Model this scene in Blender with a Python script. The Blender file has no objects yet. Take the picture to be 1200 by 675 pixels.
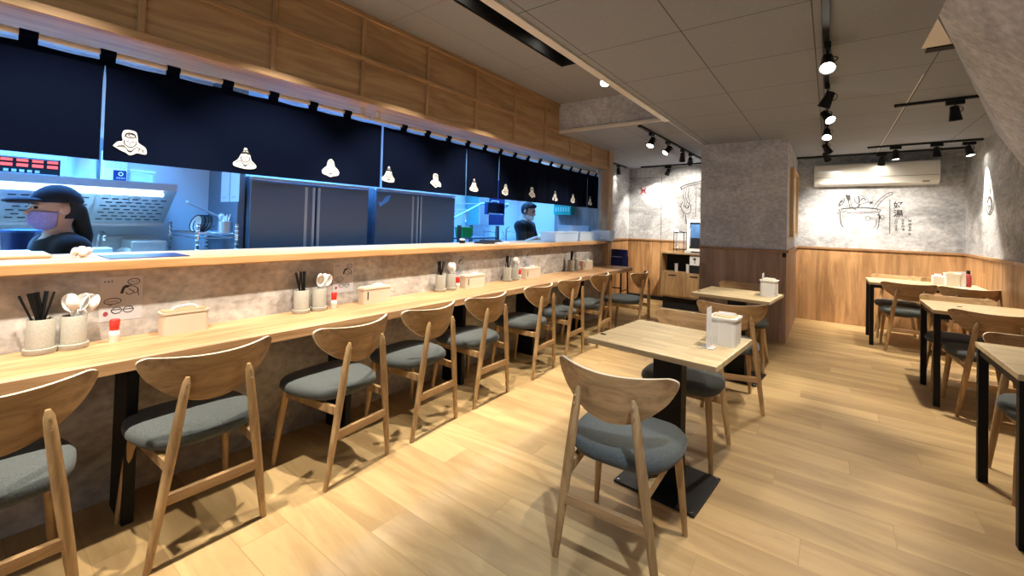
import bpy, bmesh, math, random
import numpy as np
from mathutils import Vector, Matrix, Euler
random.seed(7)
SC = bpy.context.scene
COL = SC.collection
PI = math.pi

# ---------------------------------------------------------------- materials
MATS = {}
def nmat(name):
    m = bpy.data.materials.new(name); m.use_nodes = True
    nt = m.node_tree
    b = nt.nodes['Principled BSDF']
    MATS[name] = m
    return m, nt, b
def N(nt, t, **k):
    n = nt.nodes.new(t)
    for a, v in k.items(): setattr(n, a, v)
    return n
def plain(name, col, rough=0.5, metal=0.0, emit=None, estr=0.0, var=0.06, scale=14.0, trans=0.0, alpha=1.0, coat=0.0):
    m, nt, b = nmat(name)
    b.inputs['Roughness'].default_value = rough
    b.inputs['Metallic'].default_value = metal
    if coat: b.inputs['Coat Weight'].default_value = coat
    if trans: b.inputs['Transmission Weight'].default_value = trans
    if alpha < 1: b.inputs['Alpha'].default_value = alpha
    tc = N(nt, 'ShaderNodeTexCoord'); no = N(nt, 'ShaderNodeTexNoise')
    no.inputs['Scale'].default_value = scale; no.inputs['Detail'].default_value = 4
    nt.links.new(tc.outputs['Object'], no.inputs['Vector'])
    mr = N(nt, 'ShaderNodeMapRange'); mr.inputs['To Min'].default_value = 1 - var; mr.inputs['To Max'].default_value = 1 + var
    nt.links.new(no.outputs['Fac'], mr.inputs['Value'])
    mx = N(nt, 'ShaderNodeMix', data_type='RGBA', blend_type='MULTIPLY'); mx.inputs['Factor'].default_value = 1
    mx.inputs['A'].default_value = (*col, 1)
    nt.links.new(mr.outputs['Result'], mx.inputs['B'])
    nt.links.new(mx.outputs['Result'], b.inputs['Base Color'])
    if emit:
        b.inputs['Emission Color'].default_value = (*emit, 1); b.inputs['Emission Strength'].default_value = estr
    return m
def ramp(nt, cols, pos):
    r = N(nt, 'ShaderNodeValToRGB'); e = r.color_ramp.elements
    while len(e) < len(cols): e.new(0.5)
    for i, (c, p) in enumerate(zip(cols, pos)):
        e[i].position = p; e[i].color = (*c, 1)
    return r
def wood(name, c1, c2, axis='X', scale=3.0, rough=0.45, stretch=9.0, plank=None, offset=(0, 0, 0), spec=None):
    """grain runs along axis; plank=(axis across, width, variation)"""
    m, nt, b = nmat(name)
    b.inputs['Roughness'].default_value = rough
    if spec is not None: b.inputs['Specular IOR Level'].default_value = spec
    tc = N(nt, 'ShaderNodeTexCoord'); mp = N(nt, 'ShaderNodeMapping')
    s = [scale * stretch] * 3; s['XYZ'.index(axis)] = scale
    mp.inputs['Scale'].default_value = s; mp.inputs['Location'].default_value = offset
    nt.links.new(tc.outputs['Object'], mp.inputs['Vector'])
    vec = mp.outputs['Vector']
    fac2 = None
    if plank:
        sx = N(nt, 'ShaderNodeSeparateXYZ'); nt.links.new(tc.outputs['Object'], sx.inputs['Vector'])
        d = N(nt, 'ShaderNodeMath', operation='DIVIDE'); nt.links.new(sx.outputs[plank[0]], d.inputs[0]); d.inputs[1].default_value = plank[1]
        fl = N(nt, 'ShaderNodeMath', operation='FLOOR'); nt.links.new(d.outputs[0], fl.inputs[0])
        # staggered board ends along the grain
        al = N(nt, 'ShaderNodeMath', operation='MULTIPLY_ADD'); nt.links.new(fl.outputs[0], al.inputs[0]); al.inputs[1].default_value = 0.37 * plank[3]
        nt.links.new(sx.outputs[axis], al.inputs[2])
        dl = N(nt, 'ShaderNodeMath', operation='DIVIDE'); nt.links.new(al.outputs[0], dl.inputs[0]); dl.inputs[1].default_value = plank[3]
        fl2 = N(nt, 'ShaderNodeMath', operation='FLOOR'); nt.links.new(dl.outputs[0], fl2.inputs[0])
        cb = N(nt, 'ShaderNodeCombineXYZ'); nt.links.new(fl.outputs[0], cb.inputs[0]); nt.links.new(fl2.outputs[0], cb.inputs[1])
        wn = N(nt, 'ShaderNodeTexWhiteNoise', noise_dimensions='2D'); nt.links.new(cb.outputs[0], wn.inputs['Vector'])
        fac2 = wn.outputs['Value']
        va = N(nt, 'ShaderNodeVectorMath', operation='MULTIPLY_ADD'); nt.links.new(wn.outputs['Color'], va.inputs[0])
        va.inputs[1].default_value = (17, 23, 31); nt.links.new(vec, va.inputs[2]); vec = va.outputs[0]
        # joint line
        fr = N(nt, 'ShaderNodeMath', operation='FRACT'); nt.links.new(d.outputs[0], fr.inputs[0])
        lt = N(nt, 'ShaderNodeMath', operation='LESS_THAN'); nt.links.new(fr.outputs[0], lt.inputs[0]); lt.inputs[1].default_value = 0.0035 / plank[1]
        fr2 = N(nt, 'ShaderNodeMath', operation='FRACT'); nt.links.new(dl.outputs[0], fr2.inputs[0])
        lt2 = N(nt, 'ShaderNodeMath', operation='LESS_THAN'); nt.links.new(fr2.outputs[0], lt2.inputs[0]); lt2.inputs[1].default_value = 0.003 / plank[3]
        mxl = N(nt, 'ShaderNodeMath', operation='MAXIMUM'); nt.links.new(lt.outputs[0], mxl.inputs[0]); nt.links.new(lt2.outputs[0], mxl.inputs[1])
        joint = mxl.outputs[0]
    no = N(nt, 'ShaderNodeTexNoise'); no.inputs['Scale'].default_value = 1; no.inputs['Detail'].default_value = 7; no.inputs['Roughness'].default_value = 0.62; no.inputs['Distortion'].default_value = 0.9
    nt.links.new(vec, no.inputs['Vector'])
    r = ramp(nt, [c1, c2], [0.38, 0.62]); nt.links.new(no.outputs['Fac'], r.inputs['Fac'])
    out = r.outputs['Color']
    if plank:
        mr = N(nt, 'ShaderNodeMapRange'); nt.links.new(fac2, mr.inputs['Value']); mr.inputs['To Min'].default_value = 1 - plank[2]; mr.inputs['To Max'].default_value = 1 + plank[2]
        mx = N(nt, 'ShaderNodeMix', data_type='RGBA', blend_type='MULTIPLY'); mx.inputs['Factor'].default_value = 1
        nt.links.new(out, mx.inputs['A']); nt.links.new(mr.outputs['Result'], mx.inputs['B'])
        m2 = N(nt, 'ShaderNodeMix', data_type='RGBA', blend_type='MIX'); nt.links.new(joint, m2.inputs['Factor'])
        nt.links.new(mx.outputs['Result'], m2.inputs['A']); m2.inputs['B'].default_value = (c1[0] * .97, c1[1] * .96, c1[2] * .95, 1)
        out = m2.outputs['Result']
    nt.links.new(out, b.inputs['Base Color'])
    bp = N(nt, 'ShaderNodeBump'); bp.inputs['Strength'].default_value = 0.06; bp.inputs['Distance'].default_value = 0.003
    nt.links.new(no.outputs['Fac'], bp.inputs['Height']); nt.links.new(bp.outputs['Normal'], b.inputs['Normal'])
    return m
def concrete(name, c1, c2, scale=1.6, rough=0.8):
    m, nt, b = nmat(name); b.inputs['Roughness'].default_value = rough
    tc = N(nt, 'ShaderNodeTexCoord')
    a = N(nt, 'ShaderNodeTexNoise'); a.inputs['Scale'].default_value = scale; a.inputs['Detail'].default_value = 9; a.inputs['Roughness'].default_value = 0.68; a.inputs['Distortion'].default_value = 0.6
    mp = N(nt, 'ShaderNodeMapping'); mp.inputs['Scale'].default_value = (1, 1, 1.5)
    nt.links.new(tc.outputs['Object'], mp.inputs['Vector']); nt.links.new(mp.outputs['Vector'], a.inputs['Vector'])
    r = ramp(nt, [c1, ((c1[0] + c2[0]) / 2, (c1[1] + c2[1]) / 2, (c1[2] + c2[2]) / 2), c2], [0.36, 0.5, 0.64]); nt.links.new(a.outputs['Fac'], r.inputs['Fac'])
    f = N(nt, 'ShaderNodeTexNoise'); f.inputs['Scale'].default_value = 22; f.inputs['Detail'].default_value = 6
    mp2 = N(nt, 'ShaderNodeMapping'); mp2.inputs['Scale'].default_value = (1, 1, 1.35)
    nt.links.new(tc.outputs['Object'], mp2.inputs['Vector']); nt.links.new(mp2.outputs['Vector'], f.inputs['Vector'])
    mr = N(nt, 'ShaderNodeMapRange'); mr.inputs['From Min'].default_value = .3; mr.inputs['From Max'].default_value = .7; mr.inputs['To Min'].default_value = .77; mr.inputs['To Max'].default_value = 1.18
    nt.links.new(f.outputs['Fac'], mr.inputs['Value'])
    mx = N(nt, 'ShaderNodeMix', data_type='RGBA', blend_type='MULTIPLY'); mx.inputs['Factor'].default_value = 1
    nt.links.new(r.outputs['Color'], mx.inputs['A']); nt.links.new(mr.outputs['Result'], mx.inputs['B'])
    nt.links.new(mx.outputs['Result'], b.inputs['Base Color'])
    bp = N(nt, 'ShaderNodeBump'); bp.inputs['Strength'].default_value = 0.12; bp.inputs['Distance'].default_value = 0.01
    nt.links.new(f.outputs['Fac'], bp.inputs['Height']); nt.links.new(bp.outputs['Normal'], b.inputs['Normal'])
    return m
def tiles(name, col, line, x0, dx, y0, dy, w=0.006, rough=0.9):
    m, nt, b = nmat(name); b.inputs['Roughness'].default_value = rough
    tc = N(nt, 'ShaderNodeTexCoord'); sx = N(nt, 'ShaderNodeSeparateXYZ'); nt.links.new(tc.outputs['Object'], sx.inputs['Vector'])
    outs = []
    for ax, o, d in (('X', x0, dx), ('Y', y0, dy)):
        a = N(nt, 'ShaderNodeMath', operation='SUBTRACT'); nt.links.new(sx.outputs[ax], a.inputs[0]); a.inputs[1].default_value = o
        q = N(nt, 'ShaderNodeMath', operation='DIVIDE'); nt.links.new(a.outputs[0], q.inputs[0]); q.inputs[1].default_value = d
        f = N(nt, 'ShaderNodeMath', operation='FRACT'); nt.links.new(q.outputs[0], f.inputs[0])
        l = N(nt, 'ShaderNodeMath', operation='LESS_THAN'); nt.links.new(f.outputs[0], l.inputs[0]); l.inputs[1].default_value = w / d
        outs.append(l.outputs[0])
    mx = N(nt, 'ShaderNodeMath', operation='MAXIMUM'); nt.links.new(outs[0], mx.inputs[0]); nt.links.new(outs[1], mx.inputs[1])
    no = N(nt, 'ShaderNodeTexNoise'); no.inputs['Scale'].default_value = 160; no.inputs['Detail'].default_value = 3
    nt.links.new(tc.outputs['Object'], no.inputs['Vector'])
    r = ramp(nt, [tuple(c * .9 for c in col), tuple(c * 1.1 for c in col)], [.3, .7]); nt.links.new(no.outputs['Fac'], r.inputs['Fac'])
    m2 = N(nt, 'ShaderNodeMix', data_type='RGBA'); nt.links.new(mx.outputs[0], m2.inputs['Factor']); nt.links.new(r.outputs['Color'], m2.inputs['A']); m2.inputs['B'].default_value = (*line, 1)
    nt.links.new(m2.outputs['Result'], b.inputs['Base Color'])
    return m
def fabric(name, col, scale=260, rough=0.95, sheen=.12):
    m, nt, b = nmat(name); b.inputs['Roughness'].default_value = rough
    b.inputs['Sheen Weight'].default_value = sheen; b.inputs['Specular IOR Level'].default_value = .2
    tc = N(nt, 'ShaderNodeTexCoord'); no = N(nt, 'ShaderNodeTexNoise'); no.inputs['Scale'].default_value = scale; no.inputs['Detail'].default_value = 2
    nt.links.new(tc.outputs['Object'], no.inputs['Vector'])
    r = ramp(nt, [tuple(c * .7 for c in col), tuple(c * 1.3 for c in col)], [.3, .7]); nt.links.new(no.outputs['Fac'], r.inputs['Fac'])
    nt.links.new(r.outputs['Color'], b.inputs['Base Color'])
    bp = N(nt, 'ShaderNodeBump'); bp.inputs['Strength'].default_value = 0.25; bp.inputs['Distance'].default_value = 0.002
    nt.links.new(no.outputs['Fac'], bp.inputs['Height']); nt.links.new(bp.outputs['Normal'], b.inputs['Normal'])
    return m
def clear(name, col, alpha=0.35, rough=0.2):
    m, nt, b = nmat(name)
    b.inputs['Base Color'].default_value = (*col, 1); b.inputs['Roughness'].default_value = rough
    tr = N(nt, 'ShaderNodeBsdfTransparent'); tr.inputs['Color'].default_value = (.95, .97, 1, 1); ms = N(nt, 'ShaderNodeMixShader'); ms.inputs['Fac'].default_value = alpha
    nt.links.new(tr.outputs[0], ms.inputs[1]); nt.links.new(b.outputs[0], ms.inputs[2])
    nt.links.new(ms.outputs[0], nt.nodes['Material Output'].inputs['Surface'])
    return m

M_floor = wood('oak_laminate_floor', (.375, .242, .105), (.55, .38, .175), 'X', 0.75, 0.5, 6, plank=('Y', .19, .03, 1.28), spec=.35)
M_counter = wood('counter_oak_laminate', (.36, .19, .082), (.60, .365, .18), 'Y', 1.6, 0.42, 14)
M_ledge = wood('ledge_oak', (.46, .25, .10), (.62, .36, .16), 'Y', 1.2, 0.42, 12)
M_top = wood('pale_maple_laminate', (.46, .35, .19), (.64, .51, .30), 'X', 2.2, 0.38, 7, plank=('Y', .075, .07, .42))
M_chair = wood('oiled_oak', (.30, .18, .078), (.53, .345, .16), 'Z', 3.0, 0.42, 7)
M_chairb = wood('oak_veneer', (.27, .155, .068), (.50, .31, .145), 'X', 2.2, 0.38, 9)
M_chaire = wood('plywood_edge', (.66, .52, .34), (.80, .68, .48), 'X', 5, 0.4, 6)
M_header = wood('header_panel_wood', (.36, .22, .10), (.56, .365, .18), 'Y', 1.3, 0.55, 10)
M_batten = wood('batten_wood', (.40, .245, .12), (.54, .345, .175), 'Y', 2, 0.5, 8)
M_battenv = wood('upright_batten_wood', (.40, .245, .12), (.54, .345, .175), 'Z', 2, 0.5, 8)
M_wains = wood('wainscot_wood', (.27, .14, .055), (.50, .285, .125), 'Z', 0.9, 0.5, 8, plank=('X', .33, .10, 4))
M_wainsy = wood('wainscot_wood_side', (.27, .14, .055), (.50, .285, .125), 'Z', 0.9, 0.5, 8, plank=('Y', .33, .10, 4))
M_pwood = wood('pillar_wood', (.27, .18, .135), (.42, .29, .22), 'Z', 0.9, 0.55, 8, plank=('X', .24, .10, 4))
M_rail = wood('rail_wood', (.22, .115, .05), (.36, .20, .09), 'X', 2, 0.4, 9)
M_cab = wood('cabinet_wood', (.36, .215, .095), (.56, .36, .17), 'Z', 1.4, 0.45, 8)
M_gpanel = wood('grey_wood_panel', (.20, .20, .20), (.34, .33, .32), 'Z', 1.2, 0.6, 12)
M_conc = concrete('concrete_wallpaper', (.22, .225, .235), (.54, .545, .56))
M_concb = concrete('pillar_concrete', (.40, .425, .49), (.64, .665, .73), 2.4)  # paler, bluer base puts daylight on pillar and bulkhead into the colour
M_conc2 = concrete('counter_front_concrete', (.27, .24, .21), (.56, .52, .47), 2.2)
M_ceil = tiles('ceiling_board', (.28, .308, .36), (.08, .085, .09), -1.278, .596, 1.772, .665)
M_ceilr = tiles('recess_board', (.28, .295, .33), (.13, .13, .14), -2.30, 1.2, .62, 1.3, .004)
M_kwall = plain('kitchen_white_wall', (.62, .66, .70), .55, var=.03, scale=2)
M_kceil = plain('kitchen_ceiling_white', (.6, .6, .6), .8, var=.03)
M_ktile = plain('kitchen_floor_grey', (.18, .19, .2), .4, var=.1)
M_steel = plain('brushed_steel', (.66, .68, .70), .38, .75, var=.06, scale=30)
M_steeld = plain('dark_fridge_steel', (.20, .245, .31), .40, .7, var=.06, scale=3)
M_chrome = plain('chrome', (.8, .8, .8), .12, 1.0, var=.02)
M_black = plain('black_powder_coat', (.004, .004, .0045), .5, var=.1); M_black.node_tree.nodes['Principled BSDF'].inputs['Specular IOR Level'].default_value = .25
M_blackm = plain('matte_black', (.006, .006, .007), .8, var=.1)
M_navy = fabric('navy_cotton', (.0014, .0036, .0135), 300, sheen=0)
M_navy.node_tree.nodes['Principled BSDF'].inputs['Specular IOR Level'].default_value = .05
M_seat = fabric('grey_green_upholstery', (.074, .083, .080), 240)
M_white = plain('white_plastic', (.78, .77, .74), .35, var=.03)
M_cream = plain('cream_plastic', (.66, .56, .43), .4, var=.04)
M_ac = plain('aircon_white_plastic', (.70, .69, .64), .25, var=.02)
M_ceram = plain('grey_stoneware', (.36, .34, .28), .5, var=.28, scale=180)
M_red = plain('red_plastic', (.62, .03, .02), .35, var=.04)
M_ink = plain('black_ink', (.02, .02, .022), .7, var=.05)
M_paint = plain('printed_white', (.80, .79, .76), .7, var=.03)
M_paper = plain('white_paper', (.76, .76, .75), .8, var=.03)
M_alu = plain('pale_metal_trim', (.72, .69, .64), .45, .2, var=.05)
M_pod = plain('rod_varnish', (.72, .62, .50), .35, var=.05)
M_bulb = plain('lit_lamp_lens', (1, 1, 1), .3, emit=(1.0, .93, .78), estr=22)
M_tube = plain('lit_tube', (1, 1, 1), .3, emit=(.55, .82, 1.0), estr=3)
M_led = plain('red_display', (.1, .01, .01), .3, emit=(1.0, .12, .14), estr=0.9)
M_film = clear('frosted_film', (.84, .82, .83), .58, .5)
M_crate = clear('frosted_crate_plastic', (.78, .88, .93), .5, .3)
M_glass = clear('clear_glass', (.75, .8, .8), .16, .05)
M_acryl = clear('acrylic_sheet', (.80, .80, .80), .72, .2)
M_green = plain('bright_green_plastic', (.02, .55, .10), .4, var=.05)
M_teal = plain('teal_plastic', (.03, .42, .33), .4, var=.06)
M_tealp = plain('teal_reflection', (.12, .45, .45), .3, .3, var=.05)
M_blue = plain('navy_blue_plastic', (.012, .02, .10), .4, var=.06)
M_skin = plain('skin', (.50, .30, .215), .55, var=.05)
M_hair = plain('black_hair', (.006, .0055, .006), .7, var=.3, scale=60)
M_cloth = fabric('black_shirt_cotton', (.010, .010, .013), 220)
M_mask1 = fabric('lilac_mask', (.36, .30, .62), 200)
M_mask2 = fabric('white_mask', (.72, .74, .76), 200)
M_cap = fabric('dark_cap_cotton', (.016, .020, .035), 220)
M_trouser = fabric('dark_trouser_cotton', (.02, .02, .025), 220)
M_glove = plain('white_glove', (.75, .76, .78), .5, var=.03)
M_eye = plain('eye_dark', (.015, .012, .012), .25, var=.02)
M_smoke = plain('dark_glass', (.012, .016, .022), .08, var=.05)
M_photo = plain('blue_menu_photo', (.05, .13, .30), .4, var=.7, scale=9)
M_lwood = wood('light_frame_wood', (.58, .38, .16), (.74, .52, .26), 'Z', 2, .4, 8)
M_redp = plain('dark_red_print', (.30, .04, .05), .7, var=.05)
M_tan = wood('tray_wood', (.42, .29, .16), (.54, .39, .23), 'Y', 2, .4, 8)

# ---------------------------------------------------------------- mesh builder
class MB:
    def __init__(s): s.bm = bmesh.new(); s.mi = 0
    def _f(s, vs):
        try:
            f = s.bm.faces.new(vs); f.material_index = s.mi; return f
        except ValueError: return None
    def box(s, x0, x1, y0, y1, z0, z1, bev=0.0, mat=None, seg=2):
        t = bmesh.new()
        bmesh.ops.create_cube(t, size=1.0)
        for v in t.verts: v.co = Vector(((x0 + x1) / 2 + v.co.x * (x1 - x0), (y0 + y1) / 2 + v.co.y * (y1 - y0), (z0 + z1) / 2 + v.co.z * (z1 - z0)))
        if bev: bmesh.ops.bevel(t, geom=t.edges[:], offset=bev, segments=seg, profile=.5, affect='EDGES')
        return s.add(t, mat)
    def add(s, t, mat=None):
        mp = {}
        for v in t.verts: mp[v] = s.bm.verts.new((mat @ v.co) if mat else v.co)
        for f in t.faces: s._f([mp[v] for v in f.verts])
        t.free(); return s
    def tube(s, pts, rad, seg=10, cap=True):
        pts = [Vector(p) for p in pts]; n = len(pts)
        if not hasattr(rad, '__len__'): rad = [rad] * n
        rings = []; up = None
        for i, p in enumerate(pts):
            d = (pts[min(i + 1, n - 1)] - pts[max(i - 1, 0)]).normalized()
            if up is None:
                up = Vector((0, 0, 1)) if abs(d.z) < .9 else Vector((1, 0, 0))
            a = d.cross(up).normalized(); b = a.cross(d).normalized(); up = b
            rings.append([s.bm.verts.new(p + (a * math.cos(2 * PI * k / seg) + b * math.sin(2 * PI * k / seg)) * rad[i]) for k in range(seg)])
        for i in range(n - 1):
            for k in range(seg): s._f([rings[i][k], rings[i][(k + 1) % seg], rings[i + 1][(k + 1) % seg], rings[i + 1][k]])
        if cap: s._f(rings[0][::-1]); s._f(rings[-1])
        return s
    def lathe(s, prof, c=(0, 0, 0), seg=24, mat=None, cap=True):
        rings = []; c = Vector(c)
        for r, z in prof:
            ring = []
            for k in range(seg):
                p = Vector((r * math.cos(2 * PI * k / seg), r * math.sin(2 * PI * k / seg), z))
                if mat: p = mat @ p
                ring.append(s.bm.verts.new(p + c))
            rings.append(ring)
        for i in range(len(rings) - 1):
            for k in range(seg): s._f([rings[i][k], rings[i][(k + 1) % seg], rings[i + 1][(k + 1) % seg], rings[i + 1][k]])
        if cap: s._f(rings[0][::-1]); s._f(rings[-1])
        return s
    def prism(s, poly, a, b, fn):
        """poly of (u,v) lifted by fn(u,v,w) from w=a to w=b"""
        lo = [s.bm.verts.new(fn(u, v, a)) for u, v in poly]; hi = [s.bm.verts.new(fn(u, v, b)) for u, v in poly]
        n = len(poly)
        s._f(lo[::-1]); s._f(hi)
        for i in range(n): s._f([lo[i], lo[(i + 1) % n], hi[(i + 1) % n], hi[i]])
        return s
    def quad(s, *ps):
        s._f([s.bm.verts.new(p) for p in ps]); return s
    def ball(s, c, r, seg=16, rings=10):
        t = bmesh.new(); bmesh.ops.create_uvsphere(t, u_segments=seg, v_segments=rings, radius=1)
        rr = r if hasattr(r, '__len__') else (r, r, r)
        for v in t.verts: v.co = Vector((c[0] + v.co.x * rr[0], c[1] + v.co.y * rr[1], c[2] + v.co.z * rr[2]))
        return s.add(t)
    def ribbon(s, pts, w, fn, lift=0.0008):
        """painted stroke: pts in (u,v), fn maps (u,v,w) to space"""
        n = len(pts); L = []; R = []
        for i in range(n):
            a = pts[max(i - 1, 0)]; b = pts[min(i + 1, n - 1)]
            dx, dy = b[0] - a[0], b[1] - a[1]; l = math.hypot(dx, dy) or 1
            nx, ny = -dy / l * w / 2, dx / l * w / 2
            L.append(s.bm.verts.new(fn(pts[i][0] + nx, pts[i][1] + ny, lift))); R.append(s.bm.verts.new(fn(pts[i][0] - nx, pts[i][1] - ny, lift)))
        for i in range(n - 1): s._f([L[i], L[i + 1], R[i + 1], R[i]])
        return s
    def build(s, name, mat, parent=None, smooth=False, ang=40):
        me = bpy.data.meshes.new(name)
        bmesh.ops.recalc_face_normals(s.bm, faces=s.bm.faces[:])
        s.bm.to_mesh(me); s.bm.free()
        for m in (mat if isinstance(mat, (list, tuple)) else [mat]): me.materials.append(m)
        o = bpy.data.objects.new(name, me); COL.objects.link(o)
        if parent: o.parent = parent
        if smooth:
            for p in me.polygons: p.use_smooth = True
            me.set_sharp_from_angle(angle=math.radians(ang))
        return o
def tag(o, label=None, cat=None, group=None, kind=None):
    if label: o['label'] = label
    if cat: o['category'] = cat
    if group: o['group'] = group
    if kind: o['kind'] = kind
    return o
def struct(o): o['kind'] = 'structure'; return o
def thing(name, label, cat, loc=(0, 0, 0), rz=0.0, group=None):
    o = bpy.data.objects.new(name, None); COL.objects.link(o); o.empty_display_size = .05
    o.location = loc; o.rotation_euler = (0, 0, rz)
    return tag(o, label, cat, group)
def dup(root, loc, rz=None, label=None, group=None, scale=None):
    def cp(o, par):
        c = o.copy(); COL.objects.link(c)
        if par: c.parent = par
        for ch in list(o.children): cp(ch, c)
        return c
    r = cp(root, None); r.location = loc
    if rz is not None: r.rotation_euler = (0, 0, rz)
    if label: r['label'] = label
    if group: r['group'] = group
    if scale: r.scale = scale
    return r
def glyphs(mb, text, size, fn, u, v, lift=.0009):
    """flat letters laid through fn(u,v,w)"""
    c = bpy.data.curves.new('txt', 'FONT'); c.body = text; c.size = size; c.resolution_u = 3; c.offset = size * .022
    o = bpy.data.objects.new('txt', c); COL.objects.link(o)
    bpy.context.view_layer.update()
    me = bpy.data.meshes.new_from_object(o.evaluated_get(bpy.context.evaluated_depsgraph_get()))
    vs = [mb.bm.verts.new(fn(u + p.co.x, v + p.co.y, lift)) for p in me.vertices]
    for p in me.polygons: mb._f([vs[i] for i in p.vertices])
    bpy.data.objects.remove(o); bpy.data.curves.remove(c); bpy.data.meshes.remove(me)
    return mb
def arc(cx, cy, rx, ry, a0, a1, n=14):
    return [(cx + rx * math.cos(math.radians(a0 + (a1 - a0) * i / n)), cy + ry * math.sin(math.radians(a0 + (a1 - a0) * i / n))) for i in range(n + 1)]
def tiny(mb, fn, u, v, size, n, step, seed):
    """a row or column of print too small to read: little stroke clusters, one per character"""
    rg = random.Random(seed); s = size * .82
    for i in range(n):
        x, y = u + step[0] * size * i, v + step[1] * size * i
        for q in rg.sample((.08, .3, .52, .74, .95), 3): mb.ribbon([(x + s * rg.uniform(0, .2), y + s * q), (x + s * rg.uniform(.75, 1), y + s * (q + .04))], size * .10, fn, .0006)
        for q in rg.sample((.12, .35, .55, .85), 2): mb.ribbon([(x + s * q, y + s * rg.uniform(0, .3)), (x + s * (q + rg.uniform(-.15, .15)), y + s * rg.uniform(.7, 1))], size * .10, fn, .0007)
def spline(pts, n=6):
    out = []; P = [pts[0]] + list(pts) + [pts[-1]]
    for i in range(1, len(P) - 2):
        p0, p1, p2, p3 = P[i - 1], P[i], P[i + 1], P[i + 2]
        for k in range(n):
            t = k / n
            out.append(tuple(.5 * ((2 * p1[j]) + (-p0[j] + p2[j]) * t + (2 * p0[j] - 5 * p1[j] + 4 * p2[j] - p3[j]) * t * t + (-p0[j] + 3 * p1[j] - 3 * p2[j] + p3[j]) * t ** 3) for j in range(len(p1))))
    out.append(tuple(pts[-1])); return out

# ---------------------------------------------------------------- camera
cam = bpy.data.cameras.new('camera'); camo = bpy.data.objects.new('camera', cam); COL.objects.link(camo)
yaw, pit, rol = (math.radians(a) for a in (36.7494, 1.0686, 1.5808))
fw = Vector((-math.sin(yaw) * math.cos(pit), math.cos(yaw) * math.cos(pit), math.sin(pit)))
r0 = Vector((math.cos(yaw), math.sin(yaw), 0)); u0 = r0.cross(fw)
rr = r0 * math.cos(rol) + u0 * math.sin(rol); uu = rr.cross(fw)
mw = Matrix((rr, uu, -fw)).transposed().to_4x4(); mw.translation = (0, 0, 1.34)
camo.matrix_world = mw
cam.sensor_width = 36; cam.lens = 499.42 / 1200 * 36; cam.shift_y = (251.684 - 337.5) / 1200; cam.clip_start = .02
SC.camera = camo
# ================================================================ the setting
CZ, RZ = 2.436, 2.78          # main and recessed ceiling
FY, RX, LX = 7.90, 1.40, -3.10  # far wall, right wall, left wall of the far bay
HX, WX = -2.62, -2.68          # header face, concrete face under the ledge
def sbox(name, mat, *a, bev=0, **k):
    return struct(MB().box(*a, bev=bev).build(name, mat, **k))
sbox('floor', M_floor, -2.75, 1.5, -2.2, 8.0, -.06, 0)
sbox('floor_bay', M_floor, -3.2, -2.75, 5.9, 8.0, -.06, 0)
sbox('floor_kitchen', M_ktile, -4.6, -2.75, -1.2, 5.9, -.06, 0)
# ceilings
sbox('ceiling', M_ceil, -1.35, 1.5, -2.2, 8.0, CZ, CZ + .04)
sbox('ceiling_drop', M_ceil, -3.2, -1.352, 4.42, 8.0, CZ, CZ + .04)
sbox('ceiling_recess', M_ceilr, -2.64, -1.975, -2.2, 4.46, RZ, RZ + .04)
sbox('ceiling_recess_inner', M_ceilr, -1.70, -1.30, -2.2, 4.46, RZ, RZ + .04)
sbox('ceiling_recess_end', M_ceilr, -1.975, -1.70, 3.36, 4.46, RZ, RZ + .04)
sbox('wall_recess_side', M_ceilr, -1.352, -1.31, -2.2, 4.46, CZ + .04, RZ)
sbox('wall_recess_end', M_concb, -2.64, -1.352, 4.42, 4.46, CZ + .002, RZ)
sbox('ceiling_kitchen', M_kceil, -4.6, -2.66, -1.2, 6.3, 2.52, 2.56)
# pale trims along the ceiling steps
sbox('trim_1', M_alu, -1.385, -1.328, -2.2, 4.44, CZ - .012, CZ + .03)
sbox('trim_2', M_alu, -2.62, -1.375, 4.405, 4.425, CZ - .006, CZ + .03)
sbox('trim_3', M_alu, -1.356, -1.350, 4.44, 7.9, CZ - .003, CZ + .01)

sbox('trim_5', M_alu, .50, .506, 4.0, 7.6, CZ - .002, CZ + .01)
# walls: concrete paper above, wood below, rail between
def wains(name, side, mat_w, mat_c, x0, x1, y0, y1, z1=CZ):
    sbox('wall_' + name + '_upper', mat_c, x0, x1, y0, y1, 1.09, z1)
    sbox('wall_' + name + '_lower', mat_w, x0, x1, y0, y1, 0, 1.09)
wains('far', 'y', M_wains, M_conc, LX - .1, RX + .1, FY, FY + .1)
wains('right', 'x', M_wainsy, M_conc, RX, RX + .1, -2.2, FY)
wains('bay_left', 'x', M_wainsy, M_conc, LX - .1, LX, 5.97, FY)
sbox('wall_back_sill', M_conc, -2.7, RX + .1, -2.3, -2.2, 0, .5)
sbox('wall_back_lintel', M_conc, -2.7, RX + .1, -2.3, -2.2, 2.25, RZ)
for i, x in enumerate((-2.66, -1.0, .5, 1.42)): sbox('trim_%d' % (20 + i), M_black, x - .03, x + .03, -2.27, -2.2, .5, 2.25)
sbox('window_1', M_glass, -2.7, RX + .1, -2.25, -2.24, .5, 2.25)
def rail(name, x0, x1, y0, y1): sbox(name, M_rail, x0, x1, y0, y1, 1.075, 1.108, bev=.004)
rail('trim_6', -.43, RX, FY - .022, FY)
rail('trim_7', LX, -1.37, FY - .022, FY)
rail('trim_8', RX - .022, RX, 3.4, FY - .022)
rail('trim_9', LX, LX + .022, 5.97, FY - .022)
sbox('baseboard_far', M_blackm, LX, -1.37, FY - .02, FY, 0, .07)
# flush access panel joints on the far bay wall
g = 0.004
sbox('trim_10', M_blackm, -2.485, -2.479, FY - g, FY, .07, 2.25)
sbox('trim_11', M_blackm, LX, -2.479, FY - g, FY, 2.244, 2.25)
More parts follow.
